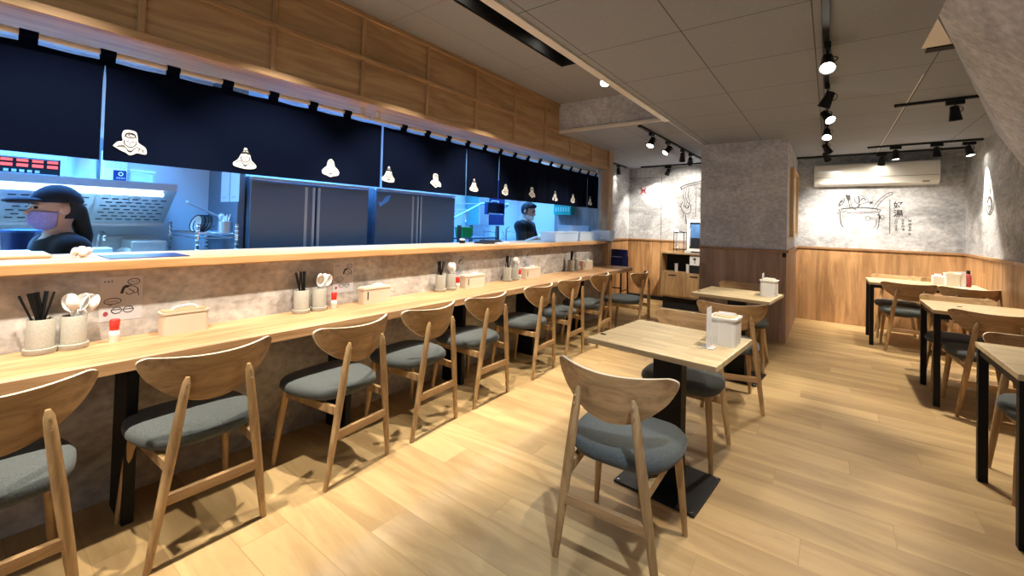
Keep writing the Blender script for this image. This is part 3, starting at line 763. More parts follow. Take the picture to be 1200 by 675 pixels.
# notices on the concrete wall
def notice(y, label, w=.152, h=.205, z=.83):
    t = thing('wall_notice', label, 'notice', (WX, y, z), 0, 'frosted notices on the counter wall')
    MB().box(0, .0012, 0, w, 0, h).build('film', M_film, t)
    fn = lambda u, v, q: Vector((.0016 + q, u, v))
    mb = MB()
    tiny(mb, fn, .012, h - .026, .012, 3, (1, 0), 3)
    st = lambda p, q=.0032: mb.ribbon(p, q, fn, .0005)
    st(arc(.118, .178, .022, .014, 0, 360, 18)); st([(.103, .168), (.10, .155), (.112, .166)]); tiny(mb, fn, .106, .174, .009, 3, (1, 0), 8)
    st(arc(.045, .092, .030, .014, 0, 360, 20)); st([(.035, .08), (.032, .07), (.045, .079)]); tiny(mb, fn, .024, .088, .008, 5, (1, 0), 9)
    mb.ribbon(spline([(.075, .125), (.082, .15), (.09, .158), (.10, .156)], 5), .011, fn, .0006)
    st(spline([(.09, .15), (.11, .158), (.13, .148), (.135, .13), (.12, .122)], 5)); st([(.1, .145), (.12, .13)]); st(spline([(.09, .13), (.10, .118), (.115, .122), (.12, .135)], 4)); st([(.132, .145), (.138, .11)])
    st(arc(.06, .052, .019, .018, 180, 360)); st([(.04, .052), (.08, .052)]); st(arc(.06, .055, .014, .008, 0, 180)); st(arc(.102, .05, .019, .016, 180, 360)); st([(.083, .05), (.121, .05)]); st(arc(.102, .052, .016, .01, 0, 180))
    mb.build('printed_drawing', M_ink, t)
    m2 = MB(); m2.prism([(p[0], p[1]) for p in arc(.022, .036, .009, .011, 0, 360, 12)[:-1]], 0, .0004, fn); m2.build('red_seal', M_redp, t)
    return t
for y, q in ((.447, 'above the nearest spice bottle'), (1.594, 'above the second spice bottle from the camera'), (2.73, 'above the third tissue box from the camera'), (3.80, 'above the fourth tissue box from the camera')):
    notice(y, 'frosted notice on the counter wall ' + q)
# ================================================================ track lighting
def track(label, p, q, z=CZ):
    t = thing('ceiling_track_rail', label, 'light track', (p[0], p[1], z), 0, 'black ceiling light tracks')
    d = Vector((q[0] - p[0], q[1] - p[1], 0)); L = d.length; a = math.atan2(d.y, d.x); t.rotation_euler = (0, 0, a)
    MB().box(0, L, -.017, .017, -.022, 0, bev=.002).build('rail', M_black, t)
    for x in (0, L): MB().box(x - .012, x + .012, -.019, .019, -.024, -.0005, bev=.002).build('end_cap', M_black, t)
    return t
LAMPS = []
def spot(x, y, aim, label, power=60, size=62, col=(1, .90, .765), z=CZ - .022, blend=.45, bar=None, stem=0):
    """adapter on the rail, bent arm, lamp head turned towards aim"""
    t = thing('ceiling_spotlight', label, 'spotlight', (x, y, z), 0, 'black ceiling spotlights')
    d = (Vector(aim) - Vector((x, y, z - .11))).normalized()
    if bar == 'x': MB().box(-.055, .055, -.016, .016, -.035, 0, bev=.003).build('adapter', M_black, t)
    else: MB().box(-.016, .016, -.055, .055, -.035, 0, bev=.003).build('adapter', M_black, t)
    if stem: MB().tube([(0, 0, 0), (0, 0, stem + .008)], .008, 8).build('stem', M_black, t, True)
    MB().tube(spline([(0, 0, -.033), (0, 0, -.06), (0, 0, -.085)], 3), .007, 8).build('arm', M_black, t, True)
    q = Vector((0, 0, 1)).rotation_difference(-d).to_matrix().to_4x4(); q.translation = Vector((0, 0, -.105))
    # head: axis +z points away from the aim, so the mouth is at -z
    hd_ = MB().lathe([(.016, .062), (.027, .058), (.030, .02), (.040, -.05), (.043, -.056), (.040, -.058), (.036, -.05)], seg=22, mat=q, cap=True).build('lamp_head', M_black, t, True)
    MB().lathe([(.0, -.052), (.018, -.0535), (.035, -.0525)], seg=20, mat=q, cap=False).build('lens', M_bulb, t)
    # cable loop
    MB().tube([tuple(q @ Vector((.026 + .022 * math.sin(a), 0, .03 + .024 * math.cos(a)))) for a in [PI * i / 10 for i in range(11)]], .0028, 6).build('cable', M_black, t, True)
    l = bpy.data.lights.new('spot_lamp', 'SPOT'); lo = bpy.data.objects.new('spot_lamp', l); COL.objects.link(lo)
    l.energy = power; l.spot_size = math.radians(size); l.spot_blend = blend; l.color = col; l.shadow_soft_size = .03
    lo.location = Vector((x, y, z - .105)) + d * .065
    lo.rotation_euler = Vector((0, 0, -1)).rotation_difference(d).to_euler()
    LAMPS.append(lo)
    return t
track('long black ceiling track down the middle of the room', (-.012, -1.0), (-.05, 7.45))
track('short black ceiling track by the bulkhead, nearest of the right hand ones', (.44, 4.84), (.975, 4.80))
track('black ceiling track in front of the air conditioner, right of the long middle track', (.385, 7.06), (1.36, 6.97))
track('black ceiling track running across above the air conditioner', (-.40, 7.66), (1.36, 7.56))
track('black ceiling track beyond the recess, left of the pillar', (-1.665, 4.50), (-1.64, 7.1))
track('short black ceiling track over the far left wall corner', (-3.03, 6.2), (-3.04, 7.55))
track('black ceiling track along the far bay wall', (-2.78, 7.66), (-1.5, 7.60))
track('black ceiling track hidden inside the long dark trough above the counter', (-1.84, -2.0), (-1.84, 3.3), RZ + .255)
track('black ceiling track along the raised edge of the recess', (-1.47, 2.2), (-1.47, 4.2), RZ)
MB_ = None
# middle track
PW = 1.0
mid = [(-.6, (-.9, .4, 0), 'hidden'), (.55, (-1.0, 1.05, 0), 'overhead'), (1.75, (-.6, 2.0, 0), 'x')]
spot(-.015, -.5, (.1, .4, 0), 'black spotlight on the middle track, just behind the camera', 30, 46)
spot(-.018, .75, (-1.0, 1.45, 0), 'unseen black spotlight on the middle track, right above the camera', 70, 44, (.74, .85, 1.0), blend=.9)  # lamp out of view, tinted cool and aimed to make a pale floor patch
spot(-.02, 1.95, (-.55, 2.5, .7), 'black spotlight on the middle track above the nearer pedestal table', 62, 62)
spot(-.022, 3.02, (.0, 1.6, .6), 'glowing spotlight on the middle track, largest, turned to the camera', 36, 52)
spot(-.026, 3.88, (-.75, 4.2, .7), 'spotlight on the middle track with cable loop, first beyond the glowing one', 70, 50)
spot(-.03, 4.45, (.95, 3.2, .7), 'spotlight on the middle track with cable loop, second beyond the glowing one', 75, 50)
spot(-.035, 5.25, (-.05, 3.4, 0), 'spotlight on the middle track, third beyond the glowing one', 60, 60)
spot(-.04, 6.2, (.8, 6.9, .7), 'spotlight on the middle track, fourth beyond the glowing one', 40)
spot(-.046, 6.85, (.42, 7.9, 1.15), 'spotlight on the middle track, last before the air conditioner', 150, 92, blend=.9)
# right hand tracks
spot(.79, 4.815, (.95, 5.0, .7), 'spotlight on the short track beside the bulkhead', 95, 78, bar='x')
spot(.64, 7.035, (.75, 7.0, .7), 'left spotlight on the track in front of the air conditioner', 50, 75, bar='x')
spot(1.0, 7.0, (1.1, 7.1, .7), 'right spotlight on the track in front of the air conditioner', 45, 75, bar='x')
spot(1.27, 7.03, (1.395, 6.93, 1.75), 'spotlight at the right end of the ceiling turned onto the wall drawing', 100, 46, bar='x')
spot(.55, 7.58, (.5, 7.9, 1.45), 'spotlight on the rear track close above the air conditioner', .4, 70, bar='x')
# left bay
spot(-1.655, 4.86, (-2.0, 3.7, .2), 'glowing spotlight on the left bay track, nearest', 55, 70)
spot(-1.65, 5.45, (-2.5, 4.4, .7), 'glowing spotlight on the left bay track, second', 60, 74)
spot(-1.645, 6.1, (-2.0, 7.2, .5), 'glowing spotlight on the left bay track, third', 70, 60)
spot(-1.642, 6.5, (-2.0, 7.9, 1.5), 'glowing spotlight on the left bay track, fourth', 110, 70)
spot(-3.035, 7.2, (-2.9, 7.4, 0), 'dark spotlight on the short track in the far left corner', 6, 70)
spot(-2.30, 7.64, (-2.72, 7.9, 1.5), 'dark spotlight on the far bay track, tilted to the wall', 60, 86, bar='x')
# recess lamps over the counter
for i, y in enumerate((-.75, .2, 1.1, 2.0, 2.95)):
    lb = ['first', 'second', 'third', 'fourth', 'fifth'][i]
    spot(-1.84, y, (-2.50, y + .12, .8), 'spotlight hidden inside the dark trough above the counter, ' + lb + ' from the camera end', 148, 66, z=RZ + .235, blend=.5)
spot(-1.47, 3.18, (-.95, 1.6, 0), 'glowing spotlight at the edge of the pale ceiling trim', 30, 60, z=RZ - .15, stem=.12)

# ================================================================ air conditioner
t = thing('air_conditioner', 'wide white wall air conditioner above the pot drawing', 'air conditioner', (.47, FY - .001, 2.0))
prof = [(0, .02), (0, .315), (-.16, .318), (-.19, .30), (-.205, .25), (-.205, .12), (-.185, .05), (-.13, .012), (-.03, 0)]
MB().prism(prof, -.665, .665, lambda u, v, w: Vector((w, u, v))).build('body', M_ac, t, True, 35)
MB().box(-.655, .655, -.2085, -.2055, .115, .119).build('panel_seam', M_blackm, t)
m = Matrix.Translation((0, -.172, .052)) @ Matrix.Rotation(math.radians(-38), 4, 'X')
MB().box(-.60, .50, -.004, .004, -.036, .03, bev=.002, mat=m).build('louver_flap', M_ac, t)
MB().box(-.61, .57, -.176, -.168, .012, .024, mat=Matrix.Translation((0, .0, .02))).build('air_slot', M_blackm, t)
MB().box(-.60, -.35, -.2075, -.2055, .19, .215).build('badge_strip', M_steel, t)
MB().box(-.62, -.585, -.2075, -.2055, .185, .225, bev=.004).build('badge_strip', M_steel, t)

# ================================================================ drawings on the walls
def wallfn_far(u, v, w): return Vector((u, FY - .0008 - w, v))
t = MB(); fn = wallfn_far
S = lambda p, w=.006: t.ribbon(spline(p, 5), w * 1.5, fn, .0006)
x0, z0 = .10, 1.40  # pot outline spans about x .09-.68, z 1.41-1.94
t.ribbon(arc(.335, 1.655, .235, .042, 0, 360, 40), .010, fn, .0006)
t.ribbon(arc(.335, 1.66, .205, .027, 0, 360, 36), .007, fn, .0007)
S([(.118, 1.63), (.122, 1.52), (.135, 1.44), (.16, 1.405)], .009); S([(.55, 1.63), (.553, 1.52), (.545, 1.43), (.525, 1.39)], .006); S([(.525, 1.52), (.52, 1.45), (.50, 1.41)], .005)
S([(.10, 1.62), (.085, 1.612), (.11, 1.605)], .008); S([(.145, 1.60), (.147, 1.53)], .004); S([(.165, 1.60), (.168, 1.55)], .004)
t.ribbon(arc(.43, 1.54, .026, .032, 0, 360, 20), .006, fn, .0006); S([(.455, 1.548), (.52, 1.553), (.58, 1.565)], .004); S([(.455, 1.53), (.53, 1.53), (.58, 1.545)], .004)
t.ribbon(arc(.585, 1.562, .02, .03, 0, 360, 16), .006, fn, .0006); S([(.535, 1.60), (.56, 1.57), (.55, 1.53)], .010)
# ladle handle
S([(.475, 1.665), (.51, 1.745), (.57, 1.83), (.63, 1.885), (.655, 1.90)], .005); S([(.515, 1.668), (.55, 1.745), (.605, 1.82), (.655, 1.862), (.685, 1.875)], .005); t.ribbon(arc(.673, 1.893, .02, .018, -60, 200, 14), .008, fn, .0006)
# leek, mushroom, dumplings
S([(.095, 1.72), (.115, 1.78), (.155, 1.83), (.165, 1.80), (.14, 1.745), (.10, 1.715)], .008); S([(.12, 1.765), (.15, 1.80)], .012); S([(.105, 1.735), (.12, 1.75)], .010)
t.prism([(.175, 1.865), (.19, 1.90), (.20, 1.875), (.225, 1.885), (.235, 1.85), (.225, 1.80), (.205, 1.79), (.19, 1.82)], .0002, .0012, fn)
S([(.21, 1.80), (.222, 1.73), (.235, 1.68)], .006); S([(.235, 1.83), (.24, 1.75), (.26, 1.69)], .005)
t.ribbon(arc(.355, 1.805, .075, .055, -20, 200, 24), .007, fn, .0006); S([(.283, 1.80), (.31, 1.755), (.36, 1.745), (.43, 1.775), (.425, 1.79)], .006); S([(.325, 1.855), (.335, 1.80), (.33, 1.76)], .010); S([(.35, 1.80), (.38, 1.83), (.41, 1.80)], .010); S([(.34, 1.75), (.33, 1.72), (.32, 1.70)], .010)
t.ribbon(arc(.195, 1.69, .045, .03, -20, 200, 18), .005, fn, .0006); t.ribbon(arc(.335, 1.69, .03, .03, -50, 230, 18), .005, fn, .0006); S([(.38, 1.70), (.46, 1.69)], .004); S([(.25, 1.69), (.28, 1.68), (.30, 1.66)], .008)
for a in range(0, 360, 60): S([(.465, 1.765), (.465 + .03 * math.cos(math.radians(a)), 1.765 + .03 * math.sin(math.radians(a)))], .008)
o = t.build('wall_mural', M_ink); tag(o, 'black line drawing of a stock pot and ladle below the air conditioner', 'wall drawing')
t = MB(); t.ribbon([(.665, 1.81), (.667, 1.33)], .008, fn, .0006)
glyphs(t, '好', .105, fn, .70, 1.69); glyphs(t, '湯', .105, fn, .70, 1.575)
tiny(t, fn, .715, 1.50, .042, 4, (0, -1), 1); tiny(t, fn, .785, 1.50, .042, 4, (0, -1), 2); tiny(t, fn, .855, 1.50, .046, 5, (0, -1), 4)
o = t.build('wall_lettering', M_ink); tag(o, 'black vertical lettering with two large characters beside the pot drawing', 'wall lettering')
# right wall: figure in an oval under a column of print
t = MB(); fr = lambda u, v, w: Vector((RX - .0008 - w, u, v))
t.ribbon(arc(6.86, 1.73, .155, .16, 0, 360, 40), .012, fr, .0006); t.ribbon(arc(6.86, 1.72, .125, .135, 150, 390, 30), .006, fr, .0007)
R_ = lambda p, w=.008: t.ribbon(spline(p, 4), w * 1.5, fr, .0006)
R_([(6.95, 1.70), (6.90, 1.76), (6.84, 1.755), (6.80, 1.70)], .022); R_([(6.93, 1.68), (6.89, 1.63), (6.86, 1.60), (6.82, 1.64), (6.80, 1.70)], .012); R_([(6.86, 1.80), (6.85, 1.87), (6.83, 1.80)], .012); R_([(6.90, 1.67), (6.84, 1.66)], .010); R_([(6.80, 1.76), (6.78, 1.68), (6.80, 1.62)], .008)
t.ribbon([(6.90, 1.55), (6.885, 1.485), (6.835, 1.48), (6.83, 1.55)], .006, fr, .0006)
t.ribbon([(7.02, 2.13), (7.02, 1.84)], .007, fr, .0006); tiny(t, fr, 6.965, 2.05, .045, 5, (0, -1), 6)
o = t.build('wall_drawing', M_ink); tag(o, 'black oval emblem drawing under the bright spot on the right wall', 'wall drawing')
# far bay: pole with hanging figure and banner lettering
t = MB(); fn = wallfn_far
S([(-2.16, 2.045), (-2.05, 2.10), (-1.75, 2.165)], .010); S([(-2.14, 2.01), (-2.03, 2.07), (-1.75, 2.13)], .008); S([(-2.13, 2.05), (-2.14, 2.0)], .008)
for dx in (0, .035, .08): S([(-2.08 + dx, 2.05), (-2.10 + dx, 1.90), (-2.07 + dx, 1.80), (-2.10 + dx, 1.70)], .006)
S([(-2.10, 1.80), (-2.14, 1.72), (-2.10, 1.62), (-2.03, 1.58), (-1.97, 1.63), (-1.98, 1.74), (-2.04, 1.80)], .007); S([(-2.08, 1.72), (-2.03, 1.68), (-2.0, 1.72)], .009); S([(-2.06, 1.57), (-2.05, 1.48), (-2.04, 1.40)], .009); S([(-2.14, 1.70), (-2.18, 1.72)], .006); S([(-2.10, 1.62), (-2.09, 1.52)], .006)
t.ribbon([(-1.885, 2.05), (-1.885, 1.53)], .007, fn, .0006); tiny(t, fn, -1.845, 1.98, .07, 2, (0, -1.6), 12); tiny(t, fn, -1.835, 1.78, .04, 5, (0, -1), 14)
o = t.build('wall_mural', M_ink); tag(o, 'black line drawing of a hanging figure beside vertical lettering left of the pillar', 'wall drawing')
t = MB()
for s in (-1, 1): S([(-2.825 + s * .055, 2.055), (-2.825 + s * .02, 2.03), (-2.825 + s * .025, 1.985), (-2.825 + s * .06, 1.955)], .018)
S([(-2.87, 2.005), (-2.825, 2.015), (-2.78, 2.005)], .022); t.ribbon([(-2.85, 1.975), (-2.80, 1.975)], .012, fn, .0006)
o = t.build('wall_emblem', M_redp); tag(o, 'small dark red emblem on the lit concrete wall of the far bay', 'wall emblem')

# framed strip on the side of the pillar
t = thing('picture_frame', 'narrow pale wood framed panel on the right side of the pillar', 'picture frame', (-.41, 6.85, 1.70))
for a in ((-.46, -.42, -.44, .44), (.42, .46, -.44, .44), (-.42, .42, -.44, -.40), (-.42, .42, .40, .44)): MB().box(0, .045, a[0], a[1], a[2], a[3], bev=.003).build('frame', M_lwood, t)
MB().box(0, .02, -.42, .42, -.40, .40).build('panel', M_tan, t)
t = thing('wall_hook', 'small dark metal hook on the pillar corner below the rail', 'hook', (-.43, 5.978, 1.05))
MB().box(-.02, .02, -.012, 0, -.03, .02, bev=.003).build('plate', M_black, t); MB().tube(spline([(0, -.012, 0), (0, -.03, -.005), (0, -.032, .012)], 4), .005, 8).build('peg', M_black, t, True)

# ================================================================ far bay: cabinet, dispenser, display cooler, high chair
t = thing('side_cabinet', 'oak side cabinet with open shelf and two slotted doors left of the pillar', 'cabinet', (-1.90, 7.2, 0))
x0, x1, y1 = -.36, .36, .62
mb = MB(); mb.box(x0, x1, 0, y1, .90, .925, bev=.002); mb.box(x0, x0 + .022, 0, y1, .195, .90); mb.box(x1 - .022, x1, 0, y1, .195, .90); mb.box(x0 + .022, x1 - .022, .01, y1, .195, .215); mb.box(x0 + .022, x1 - .022, .0, y1, .575, .605)
mb.build('carcass', M_cab, t)
MB().box(x0 + .022, x1 - .022, y1 - .012, y1 - .002, .605, .90).build('back_panel', M_blackm, t)
MB().box(x0 + .022, x1 - .022, .30, .31, .605, .90).build('shelf_lining', M_blackm, t)
for a, b_ in ((x0 + .024, -.0015), (.0015, x1 - .024)):
    d = MB().box(a, b_, .0, .018, .217, .573, bev=.002).build('door', M_cab, t)
    MB().box((a + b_) / 2 - .06, (a + b_) / 2 + .06, -.003, .004, .542, .562, bev=.001).build('handle', M_blackm, d)
MB().box(x0 + .03, x1 - .03, .06, y1, 0, .195).build('plinth', M_blackm, t)
t = thing('card_box', 'white box with black symbol in the open shelf of the side cabinet', 'box', (-1.73, 7.27, .605))
MB().box(-.07, .07, -.03, .07, 0, .13).build('base', M_blackm, t); mb = MB().box(-.075, .075, -.045, .07, .13, .285, bev=.004); mb.build('body', M_white, t)
f2 = lambda u, v, w: Vector((u, -.0455 - w, v)); mb = MB(); mb.prism(arc(0, .232, .026, .018, 0, 360, 16)[:-1], 0, .0006, f2); mb.ribbon([(.004, .22), (.004, .16)], .012, f2); mb.build('symbol', M_ink, t)
for x, q in ((-2.02, 'left'), (-1.84, 'right')):
    t = thing('cup_stack', 'small stack of white cups in the cabinet shelf, ' + q + ' one', 'cup stack', (x, 7.26, .605))
    for i in range(4): MB().lathe([(.022, .03 * i), (.028, .03 * i + .05), (.030, .03 * i + .05)], seg=16).build('cup', M_white, t, True)
t = thing('drink_dispenser', 'clear glass drink dispenser in a black wire frame on the cabinet', 'drink dispenser', (-2.0, 7.38, .925))
MB().lathe([(.10, .06), (.105, .07), (.105, .30), (.098, .32)], seg=28).build('jar', M_glass, t, True)
for a in range(4): MB().tube([(.112 * math.cos(PI / 4 + a * PI / 2), .112 * math.sin(PI / 4 + a * PI / 2), 0), (.112 * math.cos(PI / 4 + a * PI / 2), .112 * math.sin(PI / 4 + a * PI / 2), .335)], .005, 8).build('frame_post', M_black, t)
for z in (.05, .335): MB().tube([(.112 * math.cos(a), .112 * math.sin(a), z) for a in [2 * PI * i / 24 for i in range(25)]], .005, 6).build('frame_ring', M_black, t)
MB().lathe([(.1, .322), (.1, .34), (.03, .35), (.02, .37), (.0, .372)], seg=24).build('lid', M_chrome, t, True)
MB().tube([(0, -.105, .10), (0, -.14, .10), (0, -.142, .07)], .010, 10).build('tap', M_white, t, True)
MB().box(-.14, -.03, -.03, .03, .345, .39, bev=.004).build('label_box', M_white, t)
t = thing('display_cooler', 'white framed counter display cooler with dark glass door beside the pillar', 'cooler', (-1.66, 7.4, .925))
mb = MB(); mb.box(-.19, .19, -.17, .17, .05, .08); mb.box(-.19, .19, -.17, .17, .50, .545); mb.box(-.19, -.155, -.17, .17, .08, .50); mb.box(.155, .19, -.17, .17, .08, .50); mb.box(-.155, .155, .14, .17, .08, .50); mb.build('housing', M_white, t)
MB().box(-.22, .22, -.20, .18, 0, .05, bev=.006).build('base', M_white, t); MB().box(-.12, .06, -.203, -.199, .015, .035).build('control_strip', M_blackm, t)
MB().box(-.155, .155, -.165, -.158, .08, .50).build('door_glass', M_smoke, t); MB().box(-.14, .14, -.168, -.1655, .25, .47).build('printed_panel', M_photo, t)
MB().box(-.15, -.135, -.19, -.168, .12, .40, bev=.003).build('door_handle', M_steel, t)
t = thing('high_chair', 'black high chair with dark blue seat behind the counter end', 'high chair', (-2.93, 6.95, 0))
MB().box(-.15, .15, -.14, .14, .60, .635, bev=.012).build('seat', M_blue, t); MB().box(-.15, .15, .12, .15, .64, .93, bev=.012).build('backrest', M_blue, t)
MB().box(-.15, .15, -.20, -.09, .80, .82, bev=.008).build('tray', M_blue, t)
for sx in (-1, 1):
    for sy in (-1, 1): MB().tube([(sx * .16, sy * .16, 0), (sx * .145, sy * .135, .60), (sx * .145, sy * .135, .82)], .014, 10).build('leg', M_black, t, True)
    MB().tube([(sx * .155, -.155, .25), (sx * .155, .155, .25)], .010, 8).build('stretcher', M_black, t)
MB().tube([(-.155, -.155, .3), (.155, -.155, .3)], .010, 8).build('footrest', M_black, t)
# ================================================================ kitchen behind the pass-through
def fridge(y0, y1, label, sticker=False):
    t = thing('kitchen_fridge', label, 'fridge', (-3.8, (y0 + y1) / 2, 0), 0, 'dark steel kitchen fridges')
    w = (y1 - y0) / 2
    MB().box(-.65, -.045, -w, w, .10, 1.665, bev=.006).build('cabinet', M_steeld, t)
    MB().box(-.62, -.06, -w + .03, w - .03, 0, .10).build('plinth', M_blackm, t)
    for s in (-1, 1):
        a, b_ = (-w + .004, -.006) if s < 0 else (.006, w - .004)
        for z0, z1 in ((.12, .86), (.88, 1.63)):
            d = MB().box(-.045, 0, a, b_, z0, z1, bev=.006).build('door', M_steeld, t)
            yy = b_ - .075 if s < 0 else a + .006
            MB().box(0, .006, yy + (.045 if s < 0 else 0), yy + (.07 if s < 0 else .025), z0 + .02, z1 - .02, bev=.002).build('handle', M_steel, d)
            if s < 0: MB().box(0, .003, b_ - .10, b_ - .075, z0 + .02, z1 - .02, bev=.001).build('edge_plate', M_steel, d)
    MB().box(-.03, .004, -w, w, 1.638, 1.662, bev=.002).build('top_strip', M_steel, t)
    if sticker:
        mb = MB(); mb.prism([(.0, .0), (.10, .06), (.14, .13), (.08, .12), (.02, .05), (-.02, .05)], 0, .0015, lambda u, v, w_: Vector((.0005 + w_, -w + .05 + u, 1.47 + v))); mb.build('sticker', plain('sticker_blue', (.15, .42, .85), .5), t)
fridge(1.505, 2.625, 'dark steel kitchen fridge with two doors, nearer of the pair')
fridge(2.71, 3.885, 'dark steel kitchen fridge with a small blue sticker, farther of the pair', True)
# extraction hood
t = thing('range_hood', 'long stainless extraction hood with slotted filters and a lit tube', 'range hood', (-4.2, 0, 1.24))
pr = [(-.299, 0), (-.05, -.003), (-.05, .02), (.25, .265), (.25, .318), (-.299, .318)]
MB().prism(pr, -1.15, 1.06, lambda u, v, w: Vector((u, w, v))).build('canopy', M_steel, t)
fs = lambda u, v, w: Vector((-.05 + .30 * v + .62 * w, u, .02 + .245 * v - .78 * w))
mslot = plain('slot_shadow', (.03, .04, .05), .6)
y = 1.03
while y > -1.1:
    mb = MB(); a, b_ = y - .40, y
    q = [fs(a, .04, .008), fs(b_, .04, .008), fs(b_, .86, .008), fs(a, .86, .008)]
    mb.quad(*q); mb.mi = 1
    for r in range(7):
        for c in range(7):
            u0 = a + .03 + c * .054 + (.024 if r % 2 else 0); v0 = .12 + r * .098
            if u0 + .034 > b_ - .01: continue
            mb.quad(fs(u0, v0, .0095), fs(u0 + .034, v0, .0095), fs(u0 + .034, v0 + .03, .0095), fs(u0, v0 + .03, .0095))
    mb.mi = 0
    o = mb.build('filter', [M_steel, mslot], t)
    MB().tube([fs(a + .17, .80, .012), fs(a + .17, .72, .03), fs(a + .23, .72, .03), fs(a + .23, .80, .012)], .004, 6).build('filter_handle', M_chrome, o)
    y -= .42
MB().tube([fs(-1.1, .93, .02), fs(.98, .93, .02)], .014, 10).build('light_tube', M_tube, t, True)
t = thing('control_panel', 'black control panel with rows of red lit displays on the hood', 'control panel', (-4.06, .18, 1.558))
MB().box(-.04, .05, -.40, .275, 0, .105, bev=.004).build('case', M_black, t)
for r in range(2):
    for c in range(9): 
        yy = .24 - c * .064; MB().box(.05, .0515, yy - .024, yy + .024, .055 - r * .001 + (.022 if r == 0 else -.008), .055 + (.038 if r == 0 else .010), bev=.001).build('display', M_led, t)
for c in range(5): MB().box(.05, .0525, .165 - c * .032, .185 - c * .032, .012, .028, bev=.001).build('button', M_steel, t)
MB().box(.0495, .0505, -.39, .265, .098, .101).box(.0495, .0505, -.39, .265, .004, .007).build('edge_line', M_steel, t)
t = thing('stock_pot', 'tall stainless pot standing on the hood behind the control panel', 'pot', (-4.22, .60, 1.558))
MB().lathe([(.0, .002), (.088, 0), (.09, .01), (.09, .30), (.094, .305), (.086, .305)], seg=30).build('body', M_steel, t, True)
for s in (-1, 1): MB().tube(spline([(.0, s * .089, .22), (.0, s * .12, .225), (.0, s * .12, .25), (.0, s * .089, .255)], 3), .006, 8).build('handle', M_chrome, t, True)
t = thing('stock_pot', 'second stainless pot on the hood, right of the first pot', 'pot', (-4.365, .745, 1.558))
MB().lathe([(.0, .002), (.075, 0), (.077, .01), (.077, .26), (.081, .265)], seg=28).build('body', M_steel, t, True)
t = thing('paper_cup_carton', 'white patterned carton with a dark label on the hood', 'carton', (-4.08, .725, 1.558))
mb = MB().box(-.05, .05, -.062, .062, 0, .21, bev=.003); mb.build('box', M_paper, t)
mb = MB()
for r in range(11):
    for c in range(5):
        yy = -.056 + c * .024 + (.01 if r % 2 else 0); mb.quad((.0506, yy, .09 + r * .0108), (.0506, yy + .014, .09 + r * .0108), (.0506, yy + .014, .0945 + r * .0108), (.0506, yy, .0945 + r * .0108))
mb.build('printed_pattern', plain('pale_print', (.35, .45, .5), .7), t)
mb = MB().box(.0503, .0515, -.012, .058, .0, .075); mb.build('label', M_blue, t)
mb = MB(); fl = lambda u, v, w: Vector((.0518 + w, u, v)); mb.ribbon(arc(.028, .05, .011, .012, 0, 360, 16), .006, fl); tiny(mb, fl, .006, .016, .012, 4, (1, 0), 31); mb.build('printed_logo', M_paint, t)
t = thing('plastic_container', 'translucent plastic container on the right end of the hood', 'container', (-4.10, .875, 1.558))
MB().box(-.06, .06, -.07, .07, 0, .075, bev=.012).build('body', M_crate, t); MB().box(-.064, .064, -.075, .075, .075, .09, bev=.005).build('lid', M_crate, t)
# cooking range under the hood
t = thing('noodle_boiler', 'stainless noodle boiler with basins and a tap under the hood', 'cooker', (-4.195, .1, 0))
MB().box(-.3, .25, -1.1, .98, .12, 1.03, bev=.006).build('body', M_steel, t); MB().box(-.28, .2, -1.05, .95, 0, .12).build('plinth', M_blackm, t)
MB().box(-.3, -.27, -1.1, .98, 1.03, 1.15, bev=.004).build('splash_back', M_steel, t)
for yy in (-.08, .51, .78):
    b_ = MB().lathe([(.115, 1.03), (.12, 1.045), (.105, 1.045), (.1, 1.0)], (0, yy, 0), 26).build('basin_ring', M_chrome, t, True)
    MB().lathe([(.0, 1.085), (.08, 1.075), (.102, 1.05)], (0, yy, 0), 24).build('basin_lid', M_steel, t, True)
MB().tube(spline([(-.24, .62, 1.03), (-.24, .62, 1.16), (-.16, .62, 1.19), (-.06, .62, 1.165), (-.06, .62, 1.13)], 5), .012, 10).build('tap', M_chrome, t, True)
MB().box(.06, .22, .40, .62, 1.045, 1.09, bev=.006).build('pan_tray', M_white, t); MB().box(-.20, .10, .74, .95, 1.032, 1.13, bev=.01).build('pan_box', M_steel, t)
t = thing('storage_bin', 'dark blue round bin left of the woman under the hood', 'bin', (-4.02, .30, 1.03))
MB().lathe([(.0, 0), (.07, 0), (.085, .17), (.09, .175), (.08, .175)], seg=26).build('body', M_blue, t, True); MB().lathe([(.091, .165), (.094, .18), (.04, .19), (.0, .19)], seg=26).build('lid', plain('dull_blue', (.03, .08, .22), .5), t, True)
# wire rack with kitchen tools
t = thing('wire_rack', 'chrome wire shelving rack in the kitchen corner by the grey partition', 'rack', (-4.1, 1.28, 0))
for sx in (-.32, .32):
    for sy in (-.13, .13):
        p = MB().tube([(sx, sy, 0), (sx, sy, 1.27)], .0125, 10).build('post', M_chrome, t, True)
        mb = MB()
        for z in [1.0 + .035 * i for i in range(8)]: mb.lathe([(.0125, z), (.015, z + .004), (.0125, z + .008)], (sx, sy, 0), 10, cap=False)
        mb.build('post_ring', M_steel, p, True)
for z in (.35, .78, 1.19):
    mb = MB()
    for sy in (-.13, .13): mb.tube([(-.32, sy, z), (.32, sy, z)], .005, 6).tube([(-.32, sy, z - .03), (.32, sy, z - .03)], .004, 6)
    for sx in (-.32, .32): mb.tube([(sx, -.13, z), (sx, .13, z)], .005, 6).tube([(sx, -.13, z - .03), (sx, .13, z - .03)], .004, 6)
    for i in range(13): mb.tube([(-.30 + i * .05, -.13, z + .004), (-.30 + i * .05, .13, z + .004)], .0025, 5)
    mb.build('wire_shelf', M_chrome, t)
G = 'bowls and tools on the wire rack'
